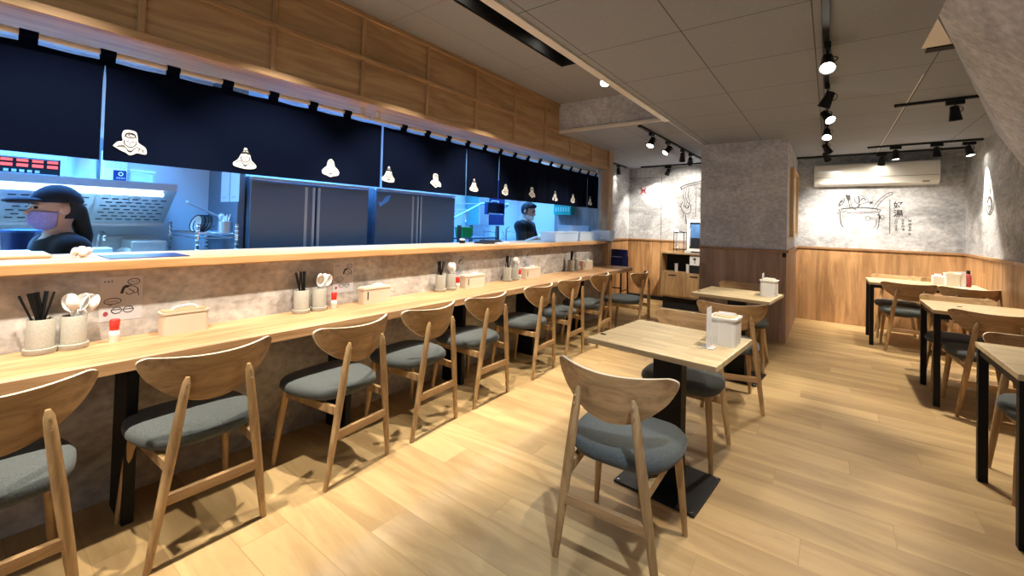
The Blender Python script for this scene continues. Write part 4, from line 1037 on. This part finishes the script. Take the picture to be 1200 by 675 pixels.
for i in range(4):
    m = Matrix.Rotation(math.radians(72), 4, 'X') @ Matrix.Rotation(math.radians(14), 4, 'Y')
    t = thing('mesh_colander', 'striped steel colander lying on its side on the wire rack', 'colander', (-4.06 - .004 * i, 1.30 - .022 * i, 1.262), 0, 'nested colanders on the wire rack')
    MB().lathe([(.0, -.045), (.03, -.04), (.055, -.015), (.064, .01), (.068, .012)], seg=26, mat=m, cap=False).build('bowl', M_steel if i % 2 == 0 else M_white, t, True)
    MB().tube([tuple(m @ Vector((.068 * math.cos(a), .068 * math.sin(a), .012))) for a in [2 * PI * k / 26 for k in range(27)]], .004, 6).build('rim', M_black, t)
t = thing('kitchen_tongs', 'long steel tongs leaning over the colanders on the rack', 'tongs', (-4.02, 1.28, 1.33))
for s in (-1, 1): MB().tube([(0 + s * .008, -.13, .10), (s * .014, 0, .035), (s * .006, .13, -.03)], [.008, .006, .007], 8).build('arm', M_steel, t, True)
MB().tube([(-.01, -.13, .10), (.01, -.13, .10)], .010, 8).build('hinge', M_white, t, True)
for i, (y, z) in enumerate(((1.40, 1.36), (1.425, 1.34), (1.41, 1.315))):
    t = thing('seasoning_shaker', 'small white shaker beside the tongs on the rack', 'shaker', (-3.98 + i * .02, y - .03, z - .06), 0, 'white shakers on the rack'); MB().lathe([(.014, -.085 - (i == 0) * .04 + (i == 2) * .03), (.016, 0), (.022, .01), (.022, .035), (.012, .045)], seg=14).build('body', M_white, t, True); MB().lathe([(.013, .045), (.013, .05), (.0, .052)], seg=12).build('cap', M_steel, t, True)
t = thing('utensil_pot', 'steel pot of utensils at the right end of the rack', 'pot', (-3.86, 1.355, 1.195)); MB().lathe([(.0, 0), (.045, 0), (.047, .09), (.05, .093), (.043, .09)], seg=24).build('body', M_steel, t, True)
for i in range(3): MB().tube([(.01 * i - .01, 0, .02), (.03 * i - .03, .012 * i, .15)], .004, 6).build('utensil', M_steel, t)
for x, q in ((-4.12, 'left'), (-3.925, 'right')):
    t = thing('hanging_notice', 'tall white paper on the grey partition, ' + q + ' one', 'notice', (x, 1.44, 1.45)); MB().box(-.088, .088, -.003, 0, 0, .30).build('paper', M_paper, t); mb = MB(); tiny(mb, lambda u, v, w: Vector((u, -.0032 - w, v)), -.05, .03, .016, 6, (1, 0), 41); mb.build('print_line', plain('grey_print', (.3, .3, .33), .7), t)

# right hand part of the kitchen
t = thing('wall_cabinet', 'stainless wall cabinet with painted teal reflection and shaded navy door behind the man', 'cabinet', (-4.35, 5.12, 1.29))
MB().box(-.145, .13, -.30, .31, .0, .72, bev=.004).build('carcass', M_steel, t); MB().box(-.14, .125, -.306, -.30, .005, .715).build('reflection_sheet', M_tealp, t)  # thin teal sheet puts a reflection into the stainless side's colour
for a, b_, mm in ((-.298, -.085, M_steel), (-.08, .308, M_blue)):  # navy door colour is shade painted onto the stainless front
    d = MB().box(.13, .148, a, b_, .005, .715, bev=.003).build('door', mm, t); MB().tube([(.155, b_ - .03, .06), (.165, b_ - .03, .08), (.165, b_ - .03, .20), (.155, b_ - .03, .22)], .005, 6).build('handle', M_chrome, d)
t = thing('drying_frame', 'slanting teal tube frame hanging in front of the wall cabinet', 'drying rack', (-3.95, 0, 0))
P = [(0, 4.03, 1.385), (0, 4.56, 1.60), (0, 5.20, 1.615), (0, 5.12, 1.57), (0, 4.62, 1.585)]
MB().tube(P, .011, 10).build('tube', plain('pale_teal_tube', (.30, .62, .62), .35), t, True)
for y, z in ((4.30, 1.495), (4.62, 1.60), (5.16, 1.60)): MB().tube([(0, y, z), (-.55, y, z + .0)], .008, 8).build('wall_bracket', M_steel, t)
MB().tube([(0, 4.30, 1.49), (-.02, 4.27, 1.40), (0, 4.245, 1.33)], .016, 10).build('hanging_sleeve', M_steel, t, True)
t = thing('plastic_basin', 'dark blue plastic basin hanging from the drying frame', 'basin', (-3.90, 4.79, 1.455))
mb = MB(); mb.box(-.025, -.019, -.19, .19, 0, .165, bev=.002); mb.box(-.02, .04, -.195, -.185, 0, .165); mb.box(-.02, .04, .185, .195, 0, .165); mb.box(-.02, .04, -.185, .185, -.004, .006); mb.box(-.02, .04, -.185, .185, .155, .165); mb.build('tub', M_blue, t)
MB().box(.038, .048, -.16, .16, -.006, .012, bev=.003).build('rim', M_crate, t); MB().tube([(0, -.08, .165), (0.02, -.08, .19), (.02, .08, .19), (0, .08, .165)], .006, 8).build('hanger', M_white, t)
t = thing('dish_shelf', 'dark steel dish shelf to the right of the fridges', 'shelf', (-4.02, 4.30, 0))
for sx in (-.25, .25):
    for sy in (-.36, .41): MB().box(sx - .02, sx + .02, sy - .02, sy + .02, 0, 1.29).build('post', plain('bronze_steel', (.13, .12, .12), .4, .6) if 'bronze_steel' not in MATS else MATS['bronze_steel'], t)
for z in (.3, .7, 1.13): MB().box(-.26, .26, -.37, .42, z - .02, z).build('shelf_board', M_steeld, t)
t = thing('plastic_tub', 'bright green plastic tub on the dish shelf', 'tub', (-3.86, 4.12, 1.13))
mb = MB()
V0 = [(-.07, -.10), (.07, -.10), (.07, .10), (-.07, .10)]
R0 = [[mb.bm.verts.new((x * s, y * s, z)) for x, y in V0] for s, z in ((.88, 0), (1, .125), (1.06, .125), (1.06, .135), (.96, .135), (.85, .01))]
for a, b_ in zip(R0[:-1], R0[1:]):
    for i in range(4): mb._f([a[i], a[(i + 1) % 4], b_[(i + 1) % 4], b_[i]])
mb._f(R0[0][::-1]); mb._f(R0[-1]); mb.build('body', M_green, t)
for s in (-1, 1): MB().box(-.03, .03, s * .108 - .006, s * .108 + .006, .10, .128, bev=.003).build('handle', M_green, t)
t = thing('small_jar', 'small dark jar with white lid on the ledge in front of the fridge', 'jar', (-2.98, 3.16, 1.12)); MB().lathe([(.0, 0), (.028, 0), (.03, .01), (.03, .028), (.026, .03)], seg=18).build('body', M_blackm, t, True); MB().lathe([(.029, .03), (.029, .045), (.0, .047)], seg=18).build('lid', M_white, t, True)
t = thing('sink_counter', 'steel sink counter along the kitchen back wall behind the man', 'sink', (-4.195, 5.42, 0)); MB().box(-.3, .28, -.58, .76, .85, .98, bev=.006).build('worktop', M_steel, t); MB().box(-.3, -.28, -.58, .76, .98, 1.08).build('splash_back', M_steel, t)
for sx in (-.26, .24):
    for sy in (-.54, .72): MB().tube([(sx, sy, 0), (sx, sy, .85)], .02, 10).build('leg', M_steel, t, True)
for y, q in ((-.50, 'left'), (.06, 'right')):
    t = thing('sink_tap', 'chrome sink tap on the back wall, ' + q + ' one', 'tap', (-4.2, 5.42 + y, .98), 0, 'chrome taps over the sink')
    MB().tube([(0, 0, 0), (0, 0, .25)], .014, 10).build('riser', M_chrome, t, True); MB().tube(spline([(0, 0, .20), (.02, .10, .215), (.03, .22, .20), (.035, .30, .19), (.035, .31, .16)], 4), .010, 8).build('spout', M_chrome, t, True)
    MB().tube([(0, 0, .25), (0, .05, .285), (0, .09, .29)], .009, 8).build('lever', M_chrome, t, True)
t = thing('water_bottle', 'clear plastic bottle standing by the sink taps', 'bottle', (-4.02, 5.17, .98)); MB().lathe([(.0, 0), (.03, 0), (.032, .02), (.032, .15), (.013, .19), (.013, .21)], seg=20).build('body', M_glass, t, True); MB().lathe([(.015, .21), (.015, .23), (.0, .232)], seg=14).build('cap', M_white, t, True)
t = thing('hanging_basket', 'teal plastic basket hanging on the grey wood end panel', 'basket', (-3.34, 5.90, 1.485))
mb = MB(); mb.box(-.15, .15, -.13, -.122, 0, .18, bev=.002); mb.box(-.15, .15, -.008, 0, 0, .18, bev=.002); mb.box(-.15, -.142, -.122, -.008, 0, .18); mb.box(.142, .15, -.122, -.008, 0, .18); mb.box(-.142, .142, -.122, -.008, 0, .008); mb.build('body', M_teal, t)
MB().box(-.158, .158, -.138, 0.0, .168, .184, bev=.004).build('rim', M_teal, t)
for i in range(6): MB().box(-.12 + i * .044, -.10 + i * .044, -.132, -.1295, .05, .12).build('slot', plain('pale_teal', (.35, .75, .70), .4) if 'pale_teal' not in MATS else MATS['pale_teal'], t)

# ---------------------------------------------------------------- things on the ledge
LZ = 1.12
def crate(x0, x1, y0, y1, z, h, label):
    t = thing('plastic_crate', label, 'crate', ((x0 + x1) / 2, (y0 + y1) / 2, z), 0, 'translucent crates on the ledge')
    w, d = (x1 - x0) / 2, (y1 - y0) / 2; mb = MB(); k = .93
    R0 = [[mb.bm.verts.new((sx * w * s, sy * d * s, zz)) for sx, sy in ((-1, -1), (1, -1), (1, 1), (-1, 1))] for s, zz in ((.95, 0), (1, h - .014), (.985, h - .014), (.935, .006))]
    for a, b_ in zip(R0[:-1], R0[1:]):
        for i in range(4): mb._f([a[i], a[(i + 1) % 4], b_[(i + 1) % 4], b_[i]])
    mb._f(R0[0][::-1]); mb._f(R0[-1]); mb.build('tub', M_crate, t)
    mb = MB()
    for a in ((-w - .008, w + .008, -d - .008, -d + .006), (-w - .008, w + .008, d - .006, d + .008), (-w - .008, -w + .006, -d, d), (w - .006, w + .008, -d, d)): mb.box(*a, h - .014, h, bev=.003)
    mb.build('rim', M_crate, t)
crate(-2.86, -2.64, 4.42, 5.00, LZ, .125, 'translucent crate on the ledge just right of the man, front row')
crate(-2.86, -2.64, 5.04, 5.62, LZ, .125, 'translucent crate on the ledge, middle of the front row')
crate(-3.10, -2.89, 5.24, 5.80, LZ, .205, 'taller translucent crate behind the front row on the ledge')
crate(-2.76, -2.485, 5.645, 5.815, LZ, .145, 'translucent crate at the end of the ledge, overhanging by the wooden post')
t = thing('serving_tray', 'pale wooden tray with white cloth at the left end of the ledge', 'tray', (-2.98, .06, LZ)); MB().box(-.13, .13, -.28, .25, 0, .018, bev=.006).build('base', M_tan, t); MB().box(-.12, .12, -.27, .20, .018, .026, bev=.004).build('cloth', M_paper, t)
t = thing('paper_flower', 'small crumpled white paper flower on the ledge below the woman', 'ornament', (-2.84, .405, LZ)); mb = MB()
for i in range(7):
    a = i * 2 * PI / 6; r_ = .024 if i < 6 else 0
    mb = MB().ball((r_ * math.cos(a), r_ * math.sin(a), .022 + .012 * (i % 2) + (.018 if i == 6 else 0)), (.016, .016, .014), 12, 8); mb.build('petal', M_paint, t, True)
MB().lathe([(.0, 0), (.022, 0), (.018, .014)], seg=14).build('base', M_paint, t, True)
t = tag(MB().box(-2.90, -2.66, .47, .78, LZ, LZ + .004, bev=.001).build('counter_mat', M_blue), 'thin dark blue mat lying on the ledge right of the woman', 'mat')
t = tag(MB().box(-2.86, -2.70, 1.62, 1.95, LZ, LZ + .002).build('paper_sheet', M_paper), 'white paper sheet lying on the ledge before the nearer fridge', 'paper')
t = thing('folded_cloth', 'folded dark cloth on the ledge left of the man', 'cloth', (-2.84, 3.42, LZ)); MB().box(-.09, .09, -.14, .14, 0, .018, bev=.008).build('lower_fold', M_blackm, t); MB().box(-.06, .07, -.09, .12, .018, .034, bev=.007).build('upper_fold', M_cap, t); MB().box(.06, .14, -.02, .17, .0, .012, bev=.003).build('note_pad', M_paper, t)

# ================================================================ the two people in the kitchen
def nets(F, lo, hh, name, mat, parent=None):
    """surface nets over a sampled field: one continuous mesh"""
    s = np.sign(F) < 0
    nx, ny, nz = F.shape
    cnt = np.zeros((nx - 1, ny - 1, nz - 1)); acc = np.zeros((nx - 1, ny - 1, nz - 1, 3))
    cor = [(i, j, k) for i in (0, 1) for j in (0, 1) for k in (0, 1)]
    sl = lambda A, c: A[c[0]:nx - 1 + c[0], c[1]:ny - 1 + c[1], c[2]:nz - 1 + c[2]]
    for a in cor:
        for ax in range(3):
            if a[ax] == 1: continue
            b_ = list(a); b_[ax] = 1
            fa, fb = sl(F, a), sl(F, b_)
            x = (fa < 0) != (fb < 0)
            tt = np.where(x, fa / np.where(x, fa - fb, 1), 0)
            cnt += x
            for q in range(3): acc[..., q] += np.where(x, a[q] + (tt if q == ax else 0), 0)
    act = cnt > 0
    idx = -np.ones(act.shape, int); idx[act] = np.arange(act.sum())
    V = (np.argwhere(act) + acc[act] / cnt[act][:, None]) * hh + np.array(lo)
    faces = []
    for ax in range(3):
        o1, o2 = [(1, 2), (2, 0), (0, 1)][ax]
        A = np.take(s, range(F.shape[ax] - 1), ax); B = np.take(s, range(1, F.shape[ax]), ax)
        for p in np.argwhere(A != B):
            if p[o1] == 0 or p[o2] == 0 or p[o1] >= F.shape[o1] - 1 or p[o2] >= F.shape[o2] - 1: continue
            q = []
            for d1, d2 in ((-1, -1), (0, -1), (0, 0), (-1, 0)):
                c = list(p); c[o1] += d1; c[o2] += d2; q.append(int(idx[tuple(c)]))
            if min(q) < 0: continue
            faces.append(q if A[tuple(p)] else q[::-1])
    me = bpy.data.meshes.new(name); me.from_pydata([tuple(v) for v in V], [], faces); me.validate()
    me.materials.append(mat)
    for p in me.polygons: p.use_smooth = True
    o = bpy.data.objects.new(name, me); COL.objects.link(o)
    if parent: o.parent = parent
    return o
def smin(a, b_, k):
    h_ = np.clip(.5 + .5 * (b_ - a) / k, 0, 1); return b_ * (1 - h_) + a * h_ - k * h_ * (1 - h_)
def ell(P, c, r):
    q = (P - np.array(c)) / np.array(r); n_ = np.sqrt((q ** 2).sum(-1)) + 1e-9; g_ = np.sqrt(((q / np.array(r)) ** 2).sum(-1)) + 1e-9
    return n_ * (n_ - 1) / g_
def cone(P, a, b_, ra, rb):
    a, b_ = np.array(a, float), np.array(b_, float); d = b_ - a; t = np.clip(((P - a) @ d) / (d @ d), 0, 1)
    return np.sqrt(((P - a - t[..., None] * d) ** 2).sum(-1)) - (ra + (rb - ra) * t)
def person(name_label, loc, rz, h, arms, pitch, look, woman, hh=.0085):
    t = thing('person', name_label, 'person', loc, rz)
    lo = np.array([-.36, -.34, -.03]); hi = np.array([.36, .56, h + .06])
    dims = np.ceil((hi - lo) / hh).astype(int) + 1
    G_ = np.stack(np.meshgrid(*[lo[i] + hh * np.arange(dims[i]) for i in range(3)], indexing='ij'), -1)
    # head frame: turned by look, tilted by pitch about the neck
    piv = np.array([0, -.01, h - .24]); cy, sy = math.cos(look), math.sin(look); cp_, sp_ = math.cos(pitch), math.sin(pitch)
    Q = G_ - piv
    x = Q[..., 0] * cy + Q[..., 1] * sy; y = -Q[..., 0] * sy + Q[..., 1] * cy; z = Q[..., 2]
    y2 = y * cp_ - z * sp_; z2 = y * sp_ + z * cp_
    Hd = np.stack([x, y2, z2], -1) + np.array([0, -.01, h - .24])
    sk = ell(Hd, (0, -.005, h - .105), (.074, .094, .103))
    hd = smin(sk, ell(Hd, (0, .032, h - .178), (.052, .056, .050)), .035)
    face = smin(hd, cone(Hd, (0, .088, h - .112), (0, .108, h - .143), .008, .013), .016)
    face = smin(face, cone(Hd, (-.030, .081, h - .094), (.030, .081, h - .094), .010, .010), .014)
    face = smin(face, cone(Hd, (-.016, .084, h - .178), (.016, .084, h - .178), .007, .007), .010)
    for s in (-1, 1):
        face = np.maximum(face, -(ell(Hd, (s * .031, .097, h - .113), (.014, .012, .008))))
        face = smin(face, ell(Hd, (s * .077, -.012, h - .122), (.017, .022, .033)), .006)
    neck = cone(G_, (0, -.005, h - .19), (0, -.02, h - .30), .047, .054)
    sw = .155 if woman else .185
    torso = smin(ell(G_, (0, -.01, h - .42), (sw * .93, .105, .17)), ell(G_, (0, .0, h - .62), (.135, .10, .17)), .08)
    torso = smin(torso, ell(G_, (0, -.01, h - .76), (.16, .115, .12)), .07)
    torso = smin(torso, cone(G_, (-sw, -.02, h - .325), (sw, -.02, h - .325), .045, .045), .07)
    legs = None; hipz = h - .80
    for s in (-1, 1):
        l = smin(cone(G_, (s * .085, -.01, hipz), (s * .085, .01, hipz * .52), .082, .055), cone(G_, (s * .085, .01, hipz * .52), (s * .085, -.02, .08), .055, .036), .02)
        l = smin(l, cone(G_, (s * .085, -.04, .035), (s * .09, .13, .028), .036, .028), .03)
        legs = l if legs is None else np.minimum(legs, l)
    up = None; fore = None; hands = None
    for (el, wr, tip, s) in arms:
        sh = (s * sw, -.02, h - .335)
        u_ = cone(G_, sh, el, .052, .041); f_ = cone(G_, el, wr, .041, .028)
        up = u_ if up is None else np.minimum(up, u_); fore = f_ if fore is None else np.minimum(fore, f_)
        wr_, tp = np.array(wr, float), np.array(tip, float); d = tp - wr_; d /= np.linalg.norm(d)
        side = np.cross(d, (0, 0, 1.0)); side /= np.linalg.norm(side); nrm = np.cross(side, d)
        pc = wr_ + d * .075
        hnd = smin(cone(G_, wr_, wr_ + d * .03, .028, .030), np.minimum(np.minimum(cone(G_, wr_ + d * .03 - side * .018, pc - side * .026, .019, .016), cone(G_, wr_ + d * .03, pc, .019, .016)), cone(G_, wr_ + d * .03 + side * .018, pc + side * .026, .019, .016)), .02)
        for k, (off, ln) in enumerate(((-.033, .062), (-.011, .074), (.011, .070), (.032, .054))):
            k0 = pc + side * off; k1 = k0 + d * ln * .55 - nrm * .008; k2 = k1 + d * ln * .42 - nrm * .026
            hnd = smin(hnd, np.minimum(cone(G_, k0, k1, .0105, .0098), cone(G_, k1, k2, .0098, .0088)), .005)
        t0 = wr_ + d * .03 - side * s * .024; t1 = t0 - side * s * .030 + d * .030; t2 = t1 + d * .032 - nrm * .012
        hnd = smin(hnd, np.minimum(cone(G_, t0, t1, .013, .011), cone(G_, t1, t2, .011, .0095)), .008)
        hands = hnd if hands is None else np.minimum(hands, hnd)
    arm_all = smin(up, fore, .012)
    body = smin(smin(face, neck, .03), torso, .04)
    body = smin(smin(body, arm_all, .03), legs, .04); body = smin(body, hands, .012)
    nets(body, lo, hh, 'body', M_skin, t)
    # shirt
    slv = up if woman else np.maximum(up, 0)
    sh = smin(torso, up, .04) - .014
    sh = np.maximum(sh, -(G_[..., 2] - (h - .83)))
    sh = np.maximum(sh, -(ell(G_, (0, .015, h - .245), (.075, .08, .055))))
    o = nets(sh, lo, hh, 'shirt', M_cloth, t); o['label'] = 'black short sleeved shirt'
    tr = np.maximum(smin(legs, np.maximum(torso, G_[..., 2] - (h - .76)), .04) - .012, -(G_[..., 2] - .09)); nets(tr, lo, hh, 'trousers', M_trouser, t)
    sho = np.maximum(legs - .008, G_[..., 2] - .085); nets(sho, lo, hh, 'shoes', M_blackm, t)
    # face covering
    mk = np.maximum(hd - .011, -(Hd[..., 1] - .012)); zt = h - (.132 if woman else .165) ; mk = np.maximum(mk, Hd[..., 2] - (zt - .05 * np.clip(.09 - Hd[..., 1], 0, .1))); mk = np.maximum(mk, -(Hd[..., 2] - (h - .232)))
    mk = smin(mk, np.maximum(cone(Hd, (0, .085, zt - .022), (0, .088, zt - .05), .016, .02), -(Hd[..., 1] - .03)), .02)
    o = nets(mk, lo, hh * 1.0, 'face_mask', M_mask1 if woman else M_mask2, t); o['label'] = 'lilac face mask' if woman else 'white face mask worn under the nose'
    # hair, cap, eyes
    if woman:
        hr = np.maximum(sk - .007, Hd[..., 1] + .032 + .25 * (Hd[..., 2] - (h - .09)))
        hr = np.maximum(hr, -(Hd[..., 2] - (h - .175)))
        hr = smin(hr, np.minimum(cone(G_, (0, -.085, h - .13), (.03, -.125, h - .27), .040, .040), cone(G_, (.03, -.125, h - .27), (.07, -.135, h - .48), .040, .016)), .02)
        nets(hr, lo, hh, 'hair', M_hair, t)
        cpz = h - .088
        cf = np.maximum(ell(Hd, (0, -.008, h - .092), (.086, .106, .103)), -(Hd[..., 2] - cpz - .10 * (Hd[..., 1] * .25)))
        c = nets(cf, lo, hh, 'cap', M_cap, t); c['label'] = 'dark baseball cap'
        br = np.maximum(ell(Hd, (0, .115, cpz + .012), (.078, .082, .016)), -(Hd[..., 1] - .06)); br = np.maximum(br, 0 * br - 1)
        nets(br, lo, hh * 1.0, 'cap_brim', M_cap, c)
    else:
        hr = np.maximum(ell(Hd, (0, -.012, h - .092), (.087, .103, .110)), Hd[..., 1] - .075 - .5 * (Hd[..., 2] - (h - .03)))
        ff = np.maximum(-(Hd[..., 1] - .025), Hd[..., 2] - (h - .062))
        hr = np.maximum(hr, -np.maximum(-(Hd[..., 1] - .018), Hd[..., 2] - (h - .070)) * 1.0) 
        hr = np.maximum(hr, -(Hd[..., 2] - (h - .17)))
        hr = smin(hr, ell(Hd, (.0, .055, h - .028), (.062, .045, .026)), .03)
        nets(hr, lo, hh, 'hair', M_hair, t)
        gl = np.maximum(np.minimum(hands, fore) - .010, -(G_[..., 1] - .27)); g_ = nets(gl, lo, hh, 'gloves', M_glove, t)
    def w(p):
        q = Vector(p) - Vector(piv); yy = q.y * cp_ + q.z * sp_; zz = -q.y * sp_ + q.z * cp_
        return Vector((q.x * cy - yy * sy, q.x * sy + yy * cy, zz)) + Vector(piv)
    for s in (-1, 1):
        c = w((s * .031, .084, h - .113)); MB().ball(c, (.0125, .0105, .0075), 12, 8).build('eye', M_eye, t, True)
        b0 = [w((s * (.014 + .012 * i), .094 - .006 * i * i * .3, h - .094 + .003 * (1 - abs(i - 1)))) for i in range(4)]; MB().tube(b0, [.003, .0038, .0035, .002], 6).build('eyebrow', M_hair, t)
    return t
person('woman in a dark cap and lilac mask standing behind the left end of the ledge', (-3.36, .375, 0), math.radians(191), 1.468,
       [((.20, .02, .92), (.13, .24, .98), (.10, .34, .99), 1), ((-.20, .02, .92), (-.13, .24, .98), (-.10, .34, .99), -1)], .04, 0.0, True)
person('man with short black hair, black shirt and lowered white mask behind the crates', (-3.42, 4.92, 0), math.radians(-80), 1.63,
       [((.23, .06, 1.06), (.16, .30, 1.165), (.13, .41, 1.165), 1), ((-.23, .06, 1.06), (-.13, .30, 1.165), (-.09, .41, 1.165), -1)], .24, 0.0, False)

# ================================================================ light and colour
def area(name, loc, rot, sx, sy, power, col, spread=180):
    l = bpy.data.lights.new(name, 'AREA'); l.shape = 'RECTANGLE'; l.spread = math.radians(spread); l.size = sx; l.size_y = sy; l.energy = power; l.color = col
    o = bpy.data.objects.new(name, l); COL.objects.link(o); o.location = loc; o.rotation_euler = rot; return o
BLUE = (.075, .36, 1.0)
# fluorescent panels under the kitchen ceiling (built as real fittings)
for y, q, kw in ((.3, 'nearest', 38), (2.2, 'second', 42), (4.0, 'third', 32), (5.4, 'farthest', 22)):
    t = thing('ceiling_light', 'cool kitchen ceiling light panel, ' + q + ' one above the kitchen', 'ceiling light', (-3.85, y, 2.52))
    MB().box(-.16, .16, -.62, .62, -.035, 0, bev=.004).build('housing', M_white, t); MB().box(-.14, .14, -.60, .60, -.038, -.034).build('diffuser', M_tube, t)
    area('kitchen_lamp', (-3.85, y, 2.475), (0, 0, 0), .28, 1.2, kw, BLUE, 100)
# the lit tube of the extraction hood
area('hood_lamp', (-3.93, -.05, 1.44), (0, math.radians(-20), 0), .03, 2.0, 9, (.30, .66, 1.0))
# daylight through the shop front behind the camera
area('shopfront_daylight', (-.3, -2.18, 1.4), (math.radians(90), 0, 0), 3.2, 1.7, 8, (.80, .89, 1.0))
w = bpy.data.worlds.new('world'); SC.world = w; w.use_nodes = True
w.node_tree.nodes['Background'].inputs[0].default_value = (.55, .65, .8, 1); w.node_tree.nodes['Background'].inputs[1].default_value = .1
SC.view_settings.view_transform = 'Standard'; SC.view_settings.look = 'None'; SC.view_settings.gamma = 1; SC.view_settings.use_curve_mapping = False
SC.view_settings.exposure = 1.0
bpy.context.view_layer.update()
